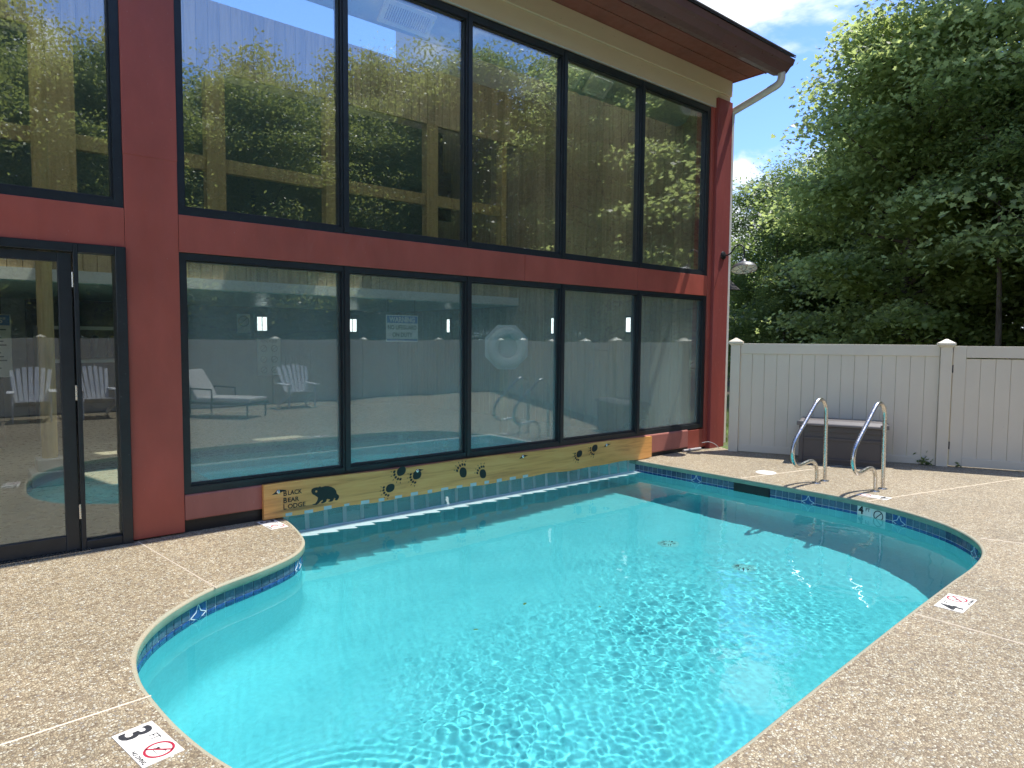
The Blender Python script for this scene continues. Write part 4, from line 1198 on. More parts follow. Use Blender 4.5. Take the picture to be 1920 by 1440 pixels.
# crop pixels -> plank plane (crop origin 460, 860, scale 6; 1 photo px = .0073 m across, .00505 m up here)
def pl(cx_, cy_):
    u = 460 + cx_ / 6; v = 860 + cy_ / 6
    r = fw + r2 * ((u - 960) / 1281.64) + d2 * ((v - 720) / 1281.64)
    t = (-CAM_Y + BYF) / r.y
    return r.x * t, CAM_Z + r.z * t
for (ini, rest, cy0, cxr) in (('B', 'LACK', 418, 652), ('B', 'EAR', 499, 624), ('L', 'ODGE', 571, 676)):
    x0, z0 = pl(424, cy0); x1, z1 = pl(cxr, cy0 - (cxr - 424) * 0.14)
    zz = z0 - 0.003; xr = x0 + 0.042
    mb = merge(text_mb(ini, 0.070, (x0, BYF, zz), R_, U_, N_, 0.0022, 0.0012, 0.9), text_mb(rest, 0.056, (xr, BYF, zz + 0.004), R_, U_, N_, 0.0022, 0.0012, (x1 - xr) / (0.056 * 0.70 * len(rest))))
    mb.build('lettering', M['signink'], sg)
mb = MB(); mb.prism([pl(*p) for p in bear], sf); mb.build('bear_silhouette', M['signink'], sg)
ex, ez = pl(797, 368); MB().prism(circ(ex, ez, 0.010, 10), planar((0, BYF, 0), (1, 0, 0), (0, 0, 1), (0, -1, 0), 0.0026, 0.0034)).build('bear_eye', M['signwood'], sg)
def paw(px, py, ang, sc_=1.0, crop=(680, 780)):
    sc_ *= 1.12
    cx_ = (crop[0] + px / 6 - 460) * 6; cy_ = (crop[1] + py / 6 - 860) * 6
    x, z = pl(cx_, cy_)
    ca, sa = math.cos(ang), math.sin(ang)
    def T(p): return (x + (p[0] * ca - p[1] * sa) * sc_, z + (p[0] * sa + p[1] * ca) * sc_)
    mb = MB()
    pad = [(0.038 * math.cos(a) * (1.0 + 0.10 * math.sin(2 * a + 0.6)), 0.050 * math.sin(a)) for a in np.linspace(0, 2 * PI, 22, endpoint=False)]
    mb.prism([T(p) for p in pad], sf)
    for i in range(5):
        a = math.radians(38 + 26 * i); cxp, cyp = 0.062 * math.cos(a), 0.018 + 0.058 * math.sin(a)
        mb.prism([T((cxp + 0.010 * math.cos(b), cyp + 0.014 * math.sin(b))) for b in np.linspace(0, 2 * PI, 9, endpoint=False)], sf)
        q = (0.088 * math.cos(a), 0.022 + 0.084 * math.sin(a)); d_ = (math.cos(a), math.sin(a))
        mb.prism([T((q[0] - d_[1] * 0.004 - d_[0] * 0.004, q[1] + d_[0] * 0.004 - d_[1] * 0.004)), T((q[0] + d_[1] * 0.004 - d_[0] * 0.004, q[1] - d_[0] * 0.004 - d_[1] * 0.004)), T((q[0] + d_[0] * 0.014, q[1] + d_[1] * 0.014))], sf)
    mb.build('paw_print', M['signink'], sg)
paw(310, 810, math.radians(120), 0.92); paw(435, 620, math.radians(130), 1.0); paw(612, 665, math.radians(120), 0.95)
paw(1130, 635, math.radians(28), 1.05); paw(1352, 650, math.radians(35), 0.98)
paw(757, 545, math.radians(125), 0.95, (960, 760)); paw(930, 482, math.radians(125), 0.98, (960, 760))
for (cx_, cy_) in ((372, 372), ((680 + 618 / 6 - 460) * 6, (780 + 617 / 6 - 860) * 6), ((680 + 1805 / 6 - 460) * 6, (780 + 455 / 6 - 860) * 6), ((960 + 1066 / 6 - 460) * 6, (760 + 446 / 6 - 860) * 6)):
    x, z = pl(cx_, cy_)
    sc1 = MB().lathe([(0.0, -0.010), (0.010, -0.009), (0.017, -0.004), (0.018, 0.0)], (x, BYF - 0.0005, z), 14, 'y').build('screw_head', M['steel'], sg, smooth=True)
    MB().prism([(x - 0.060, z - 0.022), (x - 0.03, z - 0.002), (x - 0.012, z + 0.018), (x + 0.02, z + 0.016), (x + 0.075, z + 0.006), (x + 0.02, z - 0.010), (x - 0.01, z - 0.020)], planar((0, BYF, 0), (1, 0, 0), (0, 0, 1), (0, -1, 0), 0.0, 0.0006)).build('scorch_mark', M['signink'], sg)
# ------------------------------------------------------------------ strip curtain
cur = empty('strip_curtain', (4.8, 0.0, 0.03), 'clear vinyl strip curtain hanging from the plank into the pool water', 'strip curtain')
pitch_ = 0.187; nst = 26
for i in range(nst):
    x0 = 2.345 + i * pitch_; x1 = min(x0 + 0.232, 7.215)
    sd = random.uniform(0, 6)
    yb = -0.010 - 0.010 * (i % 2)
    # hang straight down, then the free end turns up and lies on the water towards the pool
    far = max(0.0, 1 - (i / nst) * 0.95)
    out_ = 0.055 + 0.085 * far + random.uniform(-0.012, 0.012)
    prof = [(yb, 0.052), (yb, 0.0), (yb - 0.004, -0.06), (yb - 0.008, -0.12), (yb - 0.014, -0.136)]
    tail = [(yb - 0.014, -0.136), (yb - 0.024, -0.1435), (yb - 0.04, -0.1455), (yb - 0.06 - out_ * 0.5, -0.1453), (yb - 0.06 - out_, -0.1445)]
    def sheet(prof, name, mat):
        mb = MB()
        for k, (y_, z_) in enumerate(prof):
            for j in range(5):
                t = j / 4
                bow = 0.006 * math.sin(PI * t) * (1 if i % 2 else -1)
                skew = 0.10 * (t - 0.5) * k / len(prof) if name == 'strip_end' else 0.0
                mb.v.append((x0 + (x1 - x0) * t, y_ - bow * (1 if name == 'strip' else 0.3) - skew, z_ + (0.0006 * (i % 2))))
        for k in range(len(prof) - 1):
            for j in range(4):
                a = 5 * k + j; mb.f.append((a, a + 1, a + 6, a + 5))
        return mb.build(name, mat, cur, smooth=True)
    st_ = sheet(prof, 'strip', M['strip'])
    mb = MB()
    for k, (y_, z_) in enumerate(prof):
        mb.v += [(x0 + 0.002, y_ - 0.004, z_), (x0 + 0.044, y_ - 0.004, z_)]
        if k: mb.f.append((2 * k - 2, 2 * k - 1, 2 * k + 1, 2 * k))
    mb.build('strip_edge', M['strip_edge'], st_)
    te = sheet(tail, 'strip_end', M['strip_tail']); te.parent = st_
    # scrap of clear tape where the strip is fixed
    if i < 16:
        MB().box(x0 - 0.01 + random.uniform(0, 0.02), x0 + 0.06 + random.uniform(0, 0.03), BYF - 0.003, BYF - 0.0005, 0.014 + random.uniform(0, 0.01), 0.042 + random.uniform(0, 0.012)).build('tape', M['strip_tail'], st_)

# ------------------------------------------------------------------ depth markers
def depth_marker(digit, o, r, u, label):
    """o: corner; r: reading direction; u: up; two six inch tiles side by side"""
    t = empty('depth_marker', o, label, 'depth marker', 'depth markers set in the pool deck')
    r = Vector(r).normalized(); u = Vector(u).normalized(); n_ = Vector((0, 0, 1)); o = Vector(o)
    for k in range(2):
        c = o + r * (0.0775 + 0.155 * k) + u * 0.0775 + n_ * 0.0012
        MB().obox(c, r, u, n_, 0.0765, 0.077, 0.0018).build('marker_tile', M['tilewhite'], t)
    top = o + n_ * 0.0031
    merge(text_mb(digit, 0.165, top + r * 0.012 + u * 0.018, r, u, n_, 0.0006, 0.004, 0.95), text_mb('FT', 0.052, top + r * 0.103 + u * 0.098, r, u, n_, 0.0006, 0.0, 0.85)).build('lettering', M['ink'], t)
    f_ = planar(top, r, u, n_, 0.0, 0.0007)
    prohibit(f_, 0.2325, 0.090, 0.056, 0.010).build('ban_symbol', M['redink'], t)
    swimmer(planar(top, r, u, n_, 0.0, 0.0004), 0.2325, 0.090, 0.045).build('diver_figure', M['ink'], t)
    text_mb('NO DIVING', 0.022, top + r * 0.2325 + u * 0.008, r, u, n_, 0.0006, 0.0006, 1.0, 'CENTER').build('lettering', M['ink'], t)
    return t
depth_marker('3', (0.490, -2.886, 0.0), (0.05, -0.31, 0), (0.31, 0.05, 0), 'white deck tile reading 3 FT no diving beside the left pool edge')
depth_marker('4', (4.628, -4.640, 0.0), (0.31, 0.012, 0), (-0.012, 0.31, 0), 'white deck tile reading 4 FT no diving on the near right pool edge')
depth_marker('3', (2.10, -0.02, 0.0), (0.01, -0.31, 0), (0.31, 0.01, 0), 'white depth marker tile on the deck tongue below the bear plank')
depth_marker('4', (7.552, -3.142, 0.0), (0.0, 0.31, 0), (-0.31, 0.0, 0), 'white depth marker tile beside the right handrail foot')
# waterline marker faces
for (s_, rz, k) in tile_positions:
    p, n_ = at_s(s_)
    w = Vector((-n_[0], -n_[1], 0)); rgt = Vector((0, 0, 1)).cross(w).normalized()
    c = Vector((p[0] + n_[0] * 0.0175, p[1] + n_[1] * 0.0175, zb)) 
    if k == 0:
        mb = merge(text_mb('4', 0.115, c - rgt * 0.062 + Vector((0, 0, -0.005)), rgt, (0, 0, 1), w, 0.0012, 0.004, 0.9), text_mb('FT', 0.05, c + rgt * 0.012 + Vector((0, 0, 0.03)), rgt, (0, 0, 1), w, 0.0012, 0.001, 0.9))
        mb.build('lettering', M['ink'], pool)
    else:
        f_ = planar(c, rgt, (0, 0, 1), w, 0.0, 0.0012)
        prohibit(f_, 0, 0.012, 0.054, 0.010).build('ban_symbol', M['ink'], pool)

# ------------------------------------------------------------------ skimmer lid
sk = MB().lathe([(0.0, 0.007), (0.105, 0.007), (0.118, 0.005), (0.122, 0.0005)], (7.80, -1.585, 0), 40).build('skimmer_lid', M['white'], None, smooth=True)
tag(sk, 'round white skimmer lid flush in the deck near the far pool edge', 'skimmer lid')
MB().lathe([(0.0, 0.0078), (0.012, 0.0078), (0.013, 0.0068)], (7.84, -1.60, 0), 12).build('lid_screw', M['steel'], sk)

# ------------------------------------------------------------------ handrails
RP = [(7.675, 0.0), (7.672, 0.10), (7.660, 0.175), (7.620, 0.235), (7.555, 0.266), (7.46, 0.270), (7.34, 0.255), (7.25, 0.247), (7.185, 0.262), (7.125, 0.312), (7.098, 0.385), (7.104, 0.455), (7.14, 0.53), (7.225, 0.612),
      (7.35, 0.716), (7.48, 0.826), (7.59, 0.918), (7.645, 0.950), (7.70, 0.960), (7.76, 0.946), (7.81, 0.905), (7.842, 0.845), (7.853, 0.76), (7.858, 0.55), (7.866, 0.30), (7.875, 0.0)]
def handrail(y, dx_, label):
    t = empty('handrail', (7.775 + dx_, y, 0), label, 'handrail', 'pair of pool handrails')
    MB().tube(arc_pts([(x + dx_, y, z) for x, z in RP], 6), 0.0215, 16).build('rail_tube', M['steel'], t, smooth=True)
    for x in (7.675, 7.875):
        mb = MB(); mb.lathe([(0.0, 0.012), (0.028, 0.012), (0.046, 0.009), (0.050, 0.003), (0.050, 0.0005)], (x + dx_, y, 0), 20)
        mb.build('flange', M['steel'], t, smooth=True)
    return t
handrail(-2.28, 0.0, 'stainless steel pool handrail nearer the building corner')
handrail(-2.885, 0.085, 'stainless steel pool handrail nearer the gate')

# ------------------------------------------------------------------ storage box
fd = Vector((0.422, -0.907, 0)); fn = Vector((0.907, 0.422, 0))
bd = Vector((0.373, -0.928, 0)); bn = Vector((0.928, 0.373, 0))
bc = Vector((8.845, -1.46, 0))
bx = empty('deck_box', bc, 'taupe plastic deck storage box against the fence behind the handrails', 'storage box')
L_, D_, H_ = 1.03, 0.48, 0.50
def bp(a, b, z): return bc + bd * a + bn * b + Vector((0, 0, z))
def bbox(a0, a1, b0, b1, z0, z1, name, mat, bev=0.006):
    mb = MB(); mb.obox(bp((a0 + a1) / 2, (b0 + b1) / 2, (z0 + z1) / 2), bd, bn, (0, 0, 1), (a1 - a0) / 2, (b1 - b0) / 2, (z1 - z0) / 2)
    return mb.build(name, mat, bx, bevel=bev)
bbox(0.012, L_ - 0.012, 0.014, D_, 0.0, H_, 'body', M['boxplastic'])
for (a0, a1, z0, z1) in ((0.0, 0.055, 0.0, H_), (L_ - 0.055, L_, 0.0, H_), (0.0555, L_ - 0.0555, 0.43, H_), (0.0555, L_ - 0.0555, 0.32, 0.355), (0.0555, L_ - 0.0555, 0.05, 0.085)):
    bbox(a0, a1, 0.0, 0.0135, z0, z1, 'moulded_rib', M['boxplastic'], 0.004)
bbox(-0.028, L_ + 0.028, -0.028, D_ + 0.03, H_ + 0.004, H_ + 0.035, 'lid_rim', M['boxlid'], 0.008)
mb = MB(); a0, a1, b0, b1 = -0.02, L_ + 0.02, -0.02, D_ + 0.022
zz0, zz1 = H_ + 0.0355, H_ + 0.075
mb.add([bp(a0, b0, zz0), bp(a1, b0, zz0), bp(a1, b1, zz0), bp(a0, b1, zz0), bp(a0 + 0.03, b0 + 0.06, zz1), bp(a1 - 0.03, b0 + 0.06, zz1), bp(a1 - 0.03, b1 - 0.06, zz1), bp(a0 + 0.03, b1 - 0.06, zz1)],
       [(0, 3, 2, 1), (4, 5, 6, 7), (0, 1, 5, 4), (1, 2, 6, 5), (2, 3, 7, 6), (3, 0, 4, 7)])
mb.build('lid', M['boxlid'], bx, bevel=0.006)
for a in (0.02, L_ - 0.02): bbox(a - 0.05, a + 0.05, -0.034, -0.026, H_ + 0.008, H_ + 0.060, 'lid_corner', M['boxlid'], 0.004)

# ------------------------------------------------------------------ fence and gate
def board_me(w, h, t):
    key = ('f', round(w, 4), round(h, 4))
    if key not in me_cache:
        mb = MB(); mb.box(0.0012, w - 0.0012, -t / 2, t / 2, 0, h)
        o = mb.build('board', M['vinyl'], None, bevel=0.003, segs=1); me_cache[key] = o.data; bpy.data.objects.remove(o)
    return me_cache[key]
FH, RB0, RB1, TR0 = 1.588, 0.004, 0.10, 1.440
def fence_post(parent, p, d):
    n_ = Vector((-d.y, d.x, 0)); q = 0.066; up_ = Vector((0, 0, 1))
    po = MB().obox(p + up_ * 0.79, d, n_, up_, q, q, 0.79).build('post', M['vinyl'], parent, bevel=0.004)
    mb = MB()
    for (h0, h1, a, b) in ((1.560, 1.592, q + 0.004, q + 0.032), (1.592, 1.615, q + 0.032, q + 0.032), (1.615, 1.668, q + 0.029, 0.010)):
        V = [p + d * (i * w) + n_ * (j * w) + up_ * h for (w, h) in ((a, h0), (b, h1)) for (i, j) in ((-1, -1), (1, -1), (1, 1), (-1, 1))]
        mb.add(V, [(0, 3, 2, 1), (4, 5, 6, 7), (0, 1, 5, 4), (1, 2, 6, 5), (2, 3, 7, 6), (3, 0, 4, 7)])
    mb.build('post_cap', M['vinyl'], po)
def fence_panel(parent, p, d, L, nb):
    n_ = Vector((-d.y, d.x, 0)); up_ = Vector((0, 0, 1)); rz = math.atan2(d.y, d.x)
    c = p + d * L / 2
    MB().obox(c + up_ * (FH + TR0) / 2, d, n_, up_, L / 2, 0.026, (FH - TR0) / 2).build('top_rail', M['vinyl'], parent, bevel=0.004)
    MB().obox(c + up_ * (RB0 + RB1) / 2, d, n_, up_, L / 2, 0.026, (RB1 - RB0) / 2).build('bottom_rail', M['vinyl'], parent, bevel=0.004)
    w = L / nb
    for i in range(nb):
        inst('board', board_me(w, TR0 - RB1 + 0.02, 0.022), parent, p + d * (w * i) + up_ * (RB1 - 0.01), rz)
A0 = Vector((8.93, -0.33, 0)) + fd * 0.080 + fn * 0.03
fen = empty('vinyl_fence', A0, 'tan vinyl privacy fence section between the building corner and the gate', 'fence')
fence_post(fen, A0, fd)
P2 = A0 + fd * 2.625
fence_post(fen, P2, fd)
fence_panel(fen, A0 + fd * 0.068, fd, 2.625 - 0.136, 15)
# gate
G0 = P2 + fd * 0.078
gate = empty('fence_gate', G0, 'tan vinyl gate with wide frame right of the capped fence post', 'gate')
GL = 1.42; up_ = Vector((0, 0, 1))
for (a, b_) in ((0.0, 0.145), (GL - 0.145, GL)):
    MB().obox(G0 + fd * ((a + b_) / 2) + up_ * (0.012 + 1.578) / 2, fd, fn, up_, (b_ - a) / 2, 0.030, (1.578 - 0.012) / 2).build('stile', M['vinyl'], gate, bevel=0.004)
for (z0, z1) in ((1.428, 1.577), (0.0125, 0.120)):
    MB().obox(G0 + fd * GL / 2 + up_ * (z0 + z1) / 2, fd, fn, up_, (GL - 0.291) / 2, 0.0285, (z1 - z0) / 2).build('rail', M['vinyl'], gate, bevel=0.003)
rzf = math.atan2(fd.y, fd.x)
w = (GL - 0.29) / 7
for i in range(7): inst('board', board_me(w, 1.30, 0.022), gate, G0 + fd * (0.145 + w * i) + up_ * 0.115, rzf)
for z in (0.28, 1.28): MB().obox(G0 - fd * 0.006 + up_ * z - fn * 0.034, fd, fn, up_, 0.012, 0.006, 0.05).build('hinge', M['black'], gate)
# the fence runs on behind the camera: seen in the window reflections
P3 = G0 + fd * (GL + 0.085)
fen2 = empty('vinyl_fence', P3, 'tan vinyl privacy fence continuing beyond the gate, mirrored in the windows', 'fence')
p = P3.copy(); fence_post(fen2, p, fd)
for i in range(3):
    fence_panel(fen2, p + fd * 0.068, fd, 2.30, 14); p = p + fd * 2.436; fence_post(fen2, p, fd)
cd = Vector((-1.0, 0.0, 0))
corner = p.copy()
fen3 = empty('vinyl_fence', corner, 'tan vinyl fence along the back of the deck behind the chairs, mirrored in the windows', 'fence')
for i in range(7):
    fence_panel(fen3, p + cd * 0.068, cd, 2.30, 14); p = p + cd * 2.436; fence_post(fen3, p, cd)

# ------------------------------------------------------------------ gooseneck lamp
lp = empty('gooseneck_lamp', (9.09, -0.062, 2.90), 'dark gooseneck barn lamp with caged white bowl on the red corner pillar', 'wall lamp')
MB().lathe([(0.0, -0.03), (0.035, -0.03), (0.058, -0.018), (0.062, 0.0)], (9.09, -0.063, 2.90), 20, 'y').build('base', M['black'], lp, smooth=True)
neck = arc_pts([(9.09, -0.08, 2.90), (9.09, -0.14, 2.90), (9.085, -0.20, 2.925), (9.083, -0.25, 2.985), (9.08, -0.32, 3.03), (9.08, -0.39, 3.01), (9.08, -0.42, 2.94), (9.08, -0.42, 2.83)], 6)
MB().tube(neck, 0.0105, 10).build('gooseneck', M['black'], lp, smooth=True)
sx_, sy_, sz_ = 9.08, -0.42, 2.655
TILT = Matrix.Rotation(math.radians(-17), 3, Vector((1, -1, 0)).normalized())
HUB = Vector((sx_, sy_, sz_ + 0.13))
def tip(mb):
    mb.v = [tuple(HUB + TILT @ (Vector(p) - HUB)) for p in mb.v]
    return mb
shd = tip(MB().lathe([(0.028, 0.165), (0.034, 0.125), (0.06, 0.100), (0.115, 0.082), (0.160, 0.052), (0.180, 0.016), (0.184, 0.0), (0.180, 0.0), (0.176, 0.014), (0.156, 0.047), (0.112, 0.075), (0.05, 0.088), (0.0, 0.088)], (sx_, sy_, sz_), 32)).build('lamp_shade', M['lampgrey'], lp, smooth=True)
tip(MB().lathe([(0.1795, 0.003), (0.174, 0.013), (0.154, 0.044), (0.110, 0.071), (0.05, 0.084), (0.0, 0.084)], (sx_, sy_, sz_), 32)).build('shade_lining', M['white'], shd, smooth=True)
tip(MB().lathe([(0.0, -0.012), (0.03, -0.006), (0.040, 0.015), (0.034, 0.045), (0.02, 0.08)], (sx_, sy_, sz_), 16)).build('bulb', M['white'], lp, smooth=True)
mb = MB()
for i in range(8):
    a = 2 * PI * i / 8
    mb.tube([(sx_ + 0.178 * math.cos(a), sy_ + 0.178 * math.sin(a), sz_ + 0.002), (sx_ + 0.12 * math.cos(a), sy_ + 0.12 * math.sin(a), sz_ - 0.020), (sx_, sy_, sz_ - 0.030)], 0.0028, 5)
mb.tube([(sx_ + 0.11 * math.cos(a), sy_ + 0.11 * math.sin(a), sz_ - 0.022) for a in np.linspace(0, 2 * PI, 25)], 0.0028, 5)
tip(mb).build('wire_cage', M['black'], lp)

# small things by the corner
pipe = MB().tube([(8.28, -0.02, 0.022), (8.66, -0.05, 0.024)], 0.020, 10).build('pipe_offcut', M['pvc'], None, smooth=True)
tag(pipe, 'short grey pipe lying on the deck under the right end of the sill', 'pipe')
cab = MB().tube(arc_pts([(8.72, -0.03, 0.10), (8.80, -0.09, 0.115), (8.90, -0.13, 0.08), (8.98, -0.16, 0.012)], 6), 0.006, 6).build('cable', M['pvc'], None, smooth=True)
tag(cab, 'thin grey cable looping down at the foot of the corner pillar', 'cable')

# ------------------------------------------------------------------ patio furniture behind the camera
def adirondack(loc, rz, label):
    t = empty('adirondack_chair', loc, label, 'chair', 'adirondack chairs along the back fence')
    t0 = Vector(loc)
    def add(mb, name, mat=M['slatgrey'], bev=0.005): 
        o = mb.build(name, mat, t, bevel=bev, segs=1); return o
    # local: +y forward
    def L(x, y, z): return t0 + Vector((x, y, z))
    for i in range(7):
        x = -0.255 + 0.085 * i; top = 1.00 - 0.9 * (x) ** 2
        fan = x * 0.22
        a = L(x * 0.92, -0.12, 0.36); b = L(x + fan, -0.45, top)
        d = (b - a); mb = MB(); mb.obox((a + b) / 2, d, (1, 0, 0), d.cross(Vector((1, 0, 0))), d.length / 2, 0.036, 0.010); add(mb, 'back_slat')
    for i in range(6):
        y = 0.38 - 0.09 * i; z = 0.385 - 0.02 * i
        mb = MB(); mb.obox(L(0, y, z), (1, 0, 0), (0, 1, 0.22), (0, -0.22, 1), 0.27, 0.040, 0.010); add(mb, 'seat_slat')
    for s_ in (-1, 1):
        mb = MB(); mb.obox(L(0.33 * s_, 0.04, 0.555), (1, 0, 0), (0, 1, 0), (0, 0, 1), 0.062, 0.40, 0.011); add(mb, 'arm')
        mb = MB(); mb.obox(L(0.295 * s_, 0.36, 0.272), (1, 0, 0), (0, 1, 0), (0, 0, 1), 0.013, 0.05, 0.271); add(mb, 'leg')
        mb = MB(); mb.obox(L(0.295 * s_, -0.02, 0.21), (1, 0, 0), (0, 1, 0.36), (0, -0.36, 1), 0.0125, 0.48, 0.045); add(mb, 'leg')
    mb = MB(); mb.obox(L(0, -0.30, 0.60), (1, 0, 0), (0, 1, 0.3), (0, -0.3, 1), 0.27, 0.011, 0.035); add(mb, 'back_rail')
    t.rotation_euler = (0, 0, rz)
    return t
adirondack((1.40, -9.75, 0), 0.08, 'grey slatted adirondack chair mirrored in the glass door')
adirondack((2.45, -9.72, 0), -0.05, 'grey slatted adirondack chair mirrored in the narrow sidelight')
adirondack((6.55, -9.55, 0), 0.12, 'grey slatted adirondack chair mirrored in the first lower window, right of the lounger')
def lounger(loc, rz, label):
    t = empty('sun_lounger', loc, label, 'sun lounger'); t0 = Vector(loc)
    def L(x, y, z): return t0 + Vector((x, y, z))
    MB().box(t0.x - 0.33, t0.x + 0.33, t0.y - 0.2, t0.y + 1.0, 0.32, 0.41).build('seat_cushion', M['cushion'], t, bevel=0.03, segs=3)
    mb = MB(); mb.obox(L(0, -0.42, 0.62), (1, 0, 0), (0, -0.55, 0.83), (0, 0.83, 0.55), 0.33, 0.38, 0.045); mb.build('back_cushion', M['cushion'], t, bevel=0.03, segs=3)
    MB().box(t0.x - 0.34, t0.x + 0.34, t0.y - 0.5, t0.y + 1.02, 0.27, 0.318).build('frame', M['black'], t)
    for (x, y) in ((-0.33, 0.95), (0.33, 0.95), (-0.33, -0.4), (0.33, -0.4)):
        MB().tube([L(x, y, 0.0), L(x, y, 0.28)], 0.02, 8).build('leg', M['black'], t)
    for s_ in (-1, 1):
        MB().tube([L(0.36 * s_, -0.35, 0.28), L(0.36 * s_, -0.35, 0.58), L(0.36 * s_, 0.15, 0.56), L(0.36 * s_, 0.15, 0.28)], 0.018, 8).build('armrest', M['black'], t)
    t.rotation_euler = (0, 0, rz)
lounger((4.5, -8.8, 0), -0.62, 'cushioned sun lounger mirrored in the first lower window')

# ------------------------------------------------------------------ neighbouring roof glimpsed past the corner
cab_ = empty('red_outbuilding', (18.5, 5.5, 0), 'dark red outbuilding half hidden behind the corner pillar', 'building')
MB().box(17.0, 18.6, 5.95, 9.0, -0.05, 3.2).build('wall', M['barnred'], cab_)
mb = MB(); mb.add([(16.8, 5.6, 3.2), (18.85, 5.6, 3.2), (18.85, 9.4, 3.2), (16.8, 9.4, 3.2), (16.8, 7.5, 4.9), (18.85, 7.5, 4.9)], [(0, 1, 5, 4), (2, 3, 4, 5), (0, 4, 3), (1, 2, 5), (0, 3, 2, 1)])
mb.build('roof', M['shingle'], cab_)

# ------------------------------------------------------------------ trees
MAPLE = np.array([(0, -0.55), (0.10, -0.30), (0.42, -0.38), (0.36, -0.12), (0.55, 0.08), (0.27, 0.10), (0.0, 0.55), (-0.27, 0.10), (-0.55, 0.08), (-0.36, -0.12), (-0.42, -0.38), (-0.10, -0.30)])
OVAL = np.array([(0, -0.5), (0.26, -0.12), (0.2, 0.22), (0, 0.55), (-0.2, 0.22), (-0.26, -0.12)])
QUAD = np.array([(0, -0.5), (0.30, 0.0), (0, 0.55), (-0.30, 0.0)])
def leaves_mesh(name, C, size, shape, rg, tilt=0.55, mat=None):
    n = len(C)
    nrm = np.stack([rg.normal(0, tilt, n), rg.normal(0, tilt, n), np.ones(n)], -1); nrm /= np.linalg.norm(nrm, axis=1)[:, None]
    t = rg.normal(size=(n, 3)); t -= nrm * (t * nrm).sum(1)[:, None]; t /= np.linalg.norm(t, axis=1)[:, None]
    b = np.cross(nrm, t)
    sz = size * rg.uniform(0.65, 1.25, n)
    k = len(shape)
    cup = 0.10 * np.abs(shape[:, 0]) - 0.12 * shape[:, 1] ** 2
    P = C[:, None, :] + sz[:, None, None] * (t[:, None, :] * shape[None, :, 0, None] + b[:, None, :] * shape[None, :, 1, None] + nrm[:, None, :] * cup[None, :, None])
    F = np.arange(n * k).reshape(n, k)
    me = fast_mesh(name, P.reshape(-1, 3), F)
    me.materials.append(mat)
    return me
def make_tree(label, cat, loc, H, base, R, seed, leaf, size, shape, n_limb=26, per=70, clump=0.55, flat=0.35, lean=(0, 0), r0=0.16, group=None, name='maple_tree', cone=0.0, tilt=0.75):
    rg = np.random.default_rng(seed)
    t = empty(name, loc, label, cat, group)
    top = H * 0.93
    tp = []
    k = 12
    for i in range(k + 1):
        f = i / k
        tp.append((lean[0] * f * H + 0.10 * math.sin(3 * f + seed), lean[1] * f * H + 0.10 * math.cos(2.3 * f + seed) - 0.1 * math.cos(seed), top * f))
    rad = [max(0.015, r0 * (1 - 0.93 * i / k)) * (1.35 if i == 0 else 1) for i in range(k + 1)]
    mb = MB(); mb.tube(tp, rad, 10)
    mb_l = MB(); C = []
    for j in range(n_limb):
        f = base / H + (0.93 - base / H) * ((j + 0.5) / n_limb)
        p0 = np.array([np.interp(f, np.linspace(0, 1, k + 1), [q[a] for q in tp]) for a in range(2)] + [f * top])
        u = (f - base / H) / (1 - base / H)
        prof = (math.sin(PI * min(1.0, 0.16 + u * 0.84)) ** 0.75) * 0.95 + 0.12
        if cone > 0: prof = (1 - u) ** cone * (0.72 + 0.28 * min(1, u * 6)) + 0.06
        az = j * 2.39996 + rg.normal() * 0.25
        L = R * prof * rg.uniform(0.78, 1.12)
        el = math.radians(8 + 42 * u + rg.normal() * 8)
        pts = [p0]
        for q in range(1, 6):
            g_ = q / 5
            pts.append(p0 + np.array([math.cos(az) * math.cos(el), math.sin(az) * math.cos(el), math.sin(el)]) * L * g_ + np.array([rg.normal() * 0.06, rg.normal() * 0.06, -0.16 * L * g_ * g_ * (1 - u) + rg.normal() * 0.05]))
        rl = r0 * 0.36 * (1 - 0.55 * u)
        mb_l.tube([tuple(p) for p in pts], [max(0.006, rl * (1 - 0.85 * q / 5)) for q in range(6)], 5, cap=False)
        for q in range(2, 6):
            for _ in range(3):
                d = rg.normal(size=3); d[2] = abs(d[2]) * 0.35 - 0.05; d /= np.linalg.norm(d)
                ln = R * 0.26 * rg.uniform(0.5, 1.2)
                e = pts[q] + d * ln
                mb_l.tube([tuple(pts[q]), tuple((pts[q] + e) / 2 + np.array([0, 0, 0.04])), tuple(e)], [0.010, 0.007, 0.003], 4, cap=False)
                C.append(e); C.append((pts[q] + e) / 2)
        C.append(pts[-1])
    C.append(np.array([tp[-1][0], tp[-1][1], top + 0.2]))
    mb.build('trunk', M['bark'], None)
    tr = bpy.context.scene.collection.objects[-1]
    tr.parent = t
    lo = mb_l.build('limbs', M['bark'], None); lo.parent = t
    C = np.array(C)
    n = len(C)
    cs = clump * rg.uniform(0.55, 1.25, n)
    cnt = np.maximum(6, (per * (cs / clump) ** 2).astype(int))
    idx_ = np.repeat(np.arange(n), cnt)
    off_ = rg.normal(size=(len(idx_), 3)) * np.array([0.5, 0.5, 0.5 * flat]) * cs[idx_][:, None]
    off_[:, 2] -= 0.25 * (off_[:, 0] ** 2 + off_[:, 1] ** 2)
    P = C[idx_] + off_
    me = leaves_mesh('crown', P, size, shape, rg, tilt, leaf)
    link(bpy.data.objects.new('crown', me), t)
    return t
def clone(t, loc, rz, sc_, label, group):
    c = copy_tree(t); c.location = loc; c.rotation_euler = (0, 0, rz); c.scale = (sc_, sc_, sc_)
    c['label'] = label
    if group: c['group'] = group
    return c

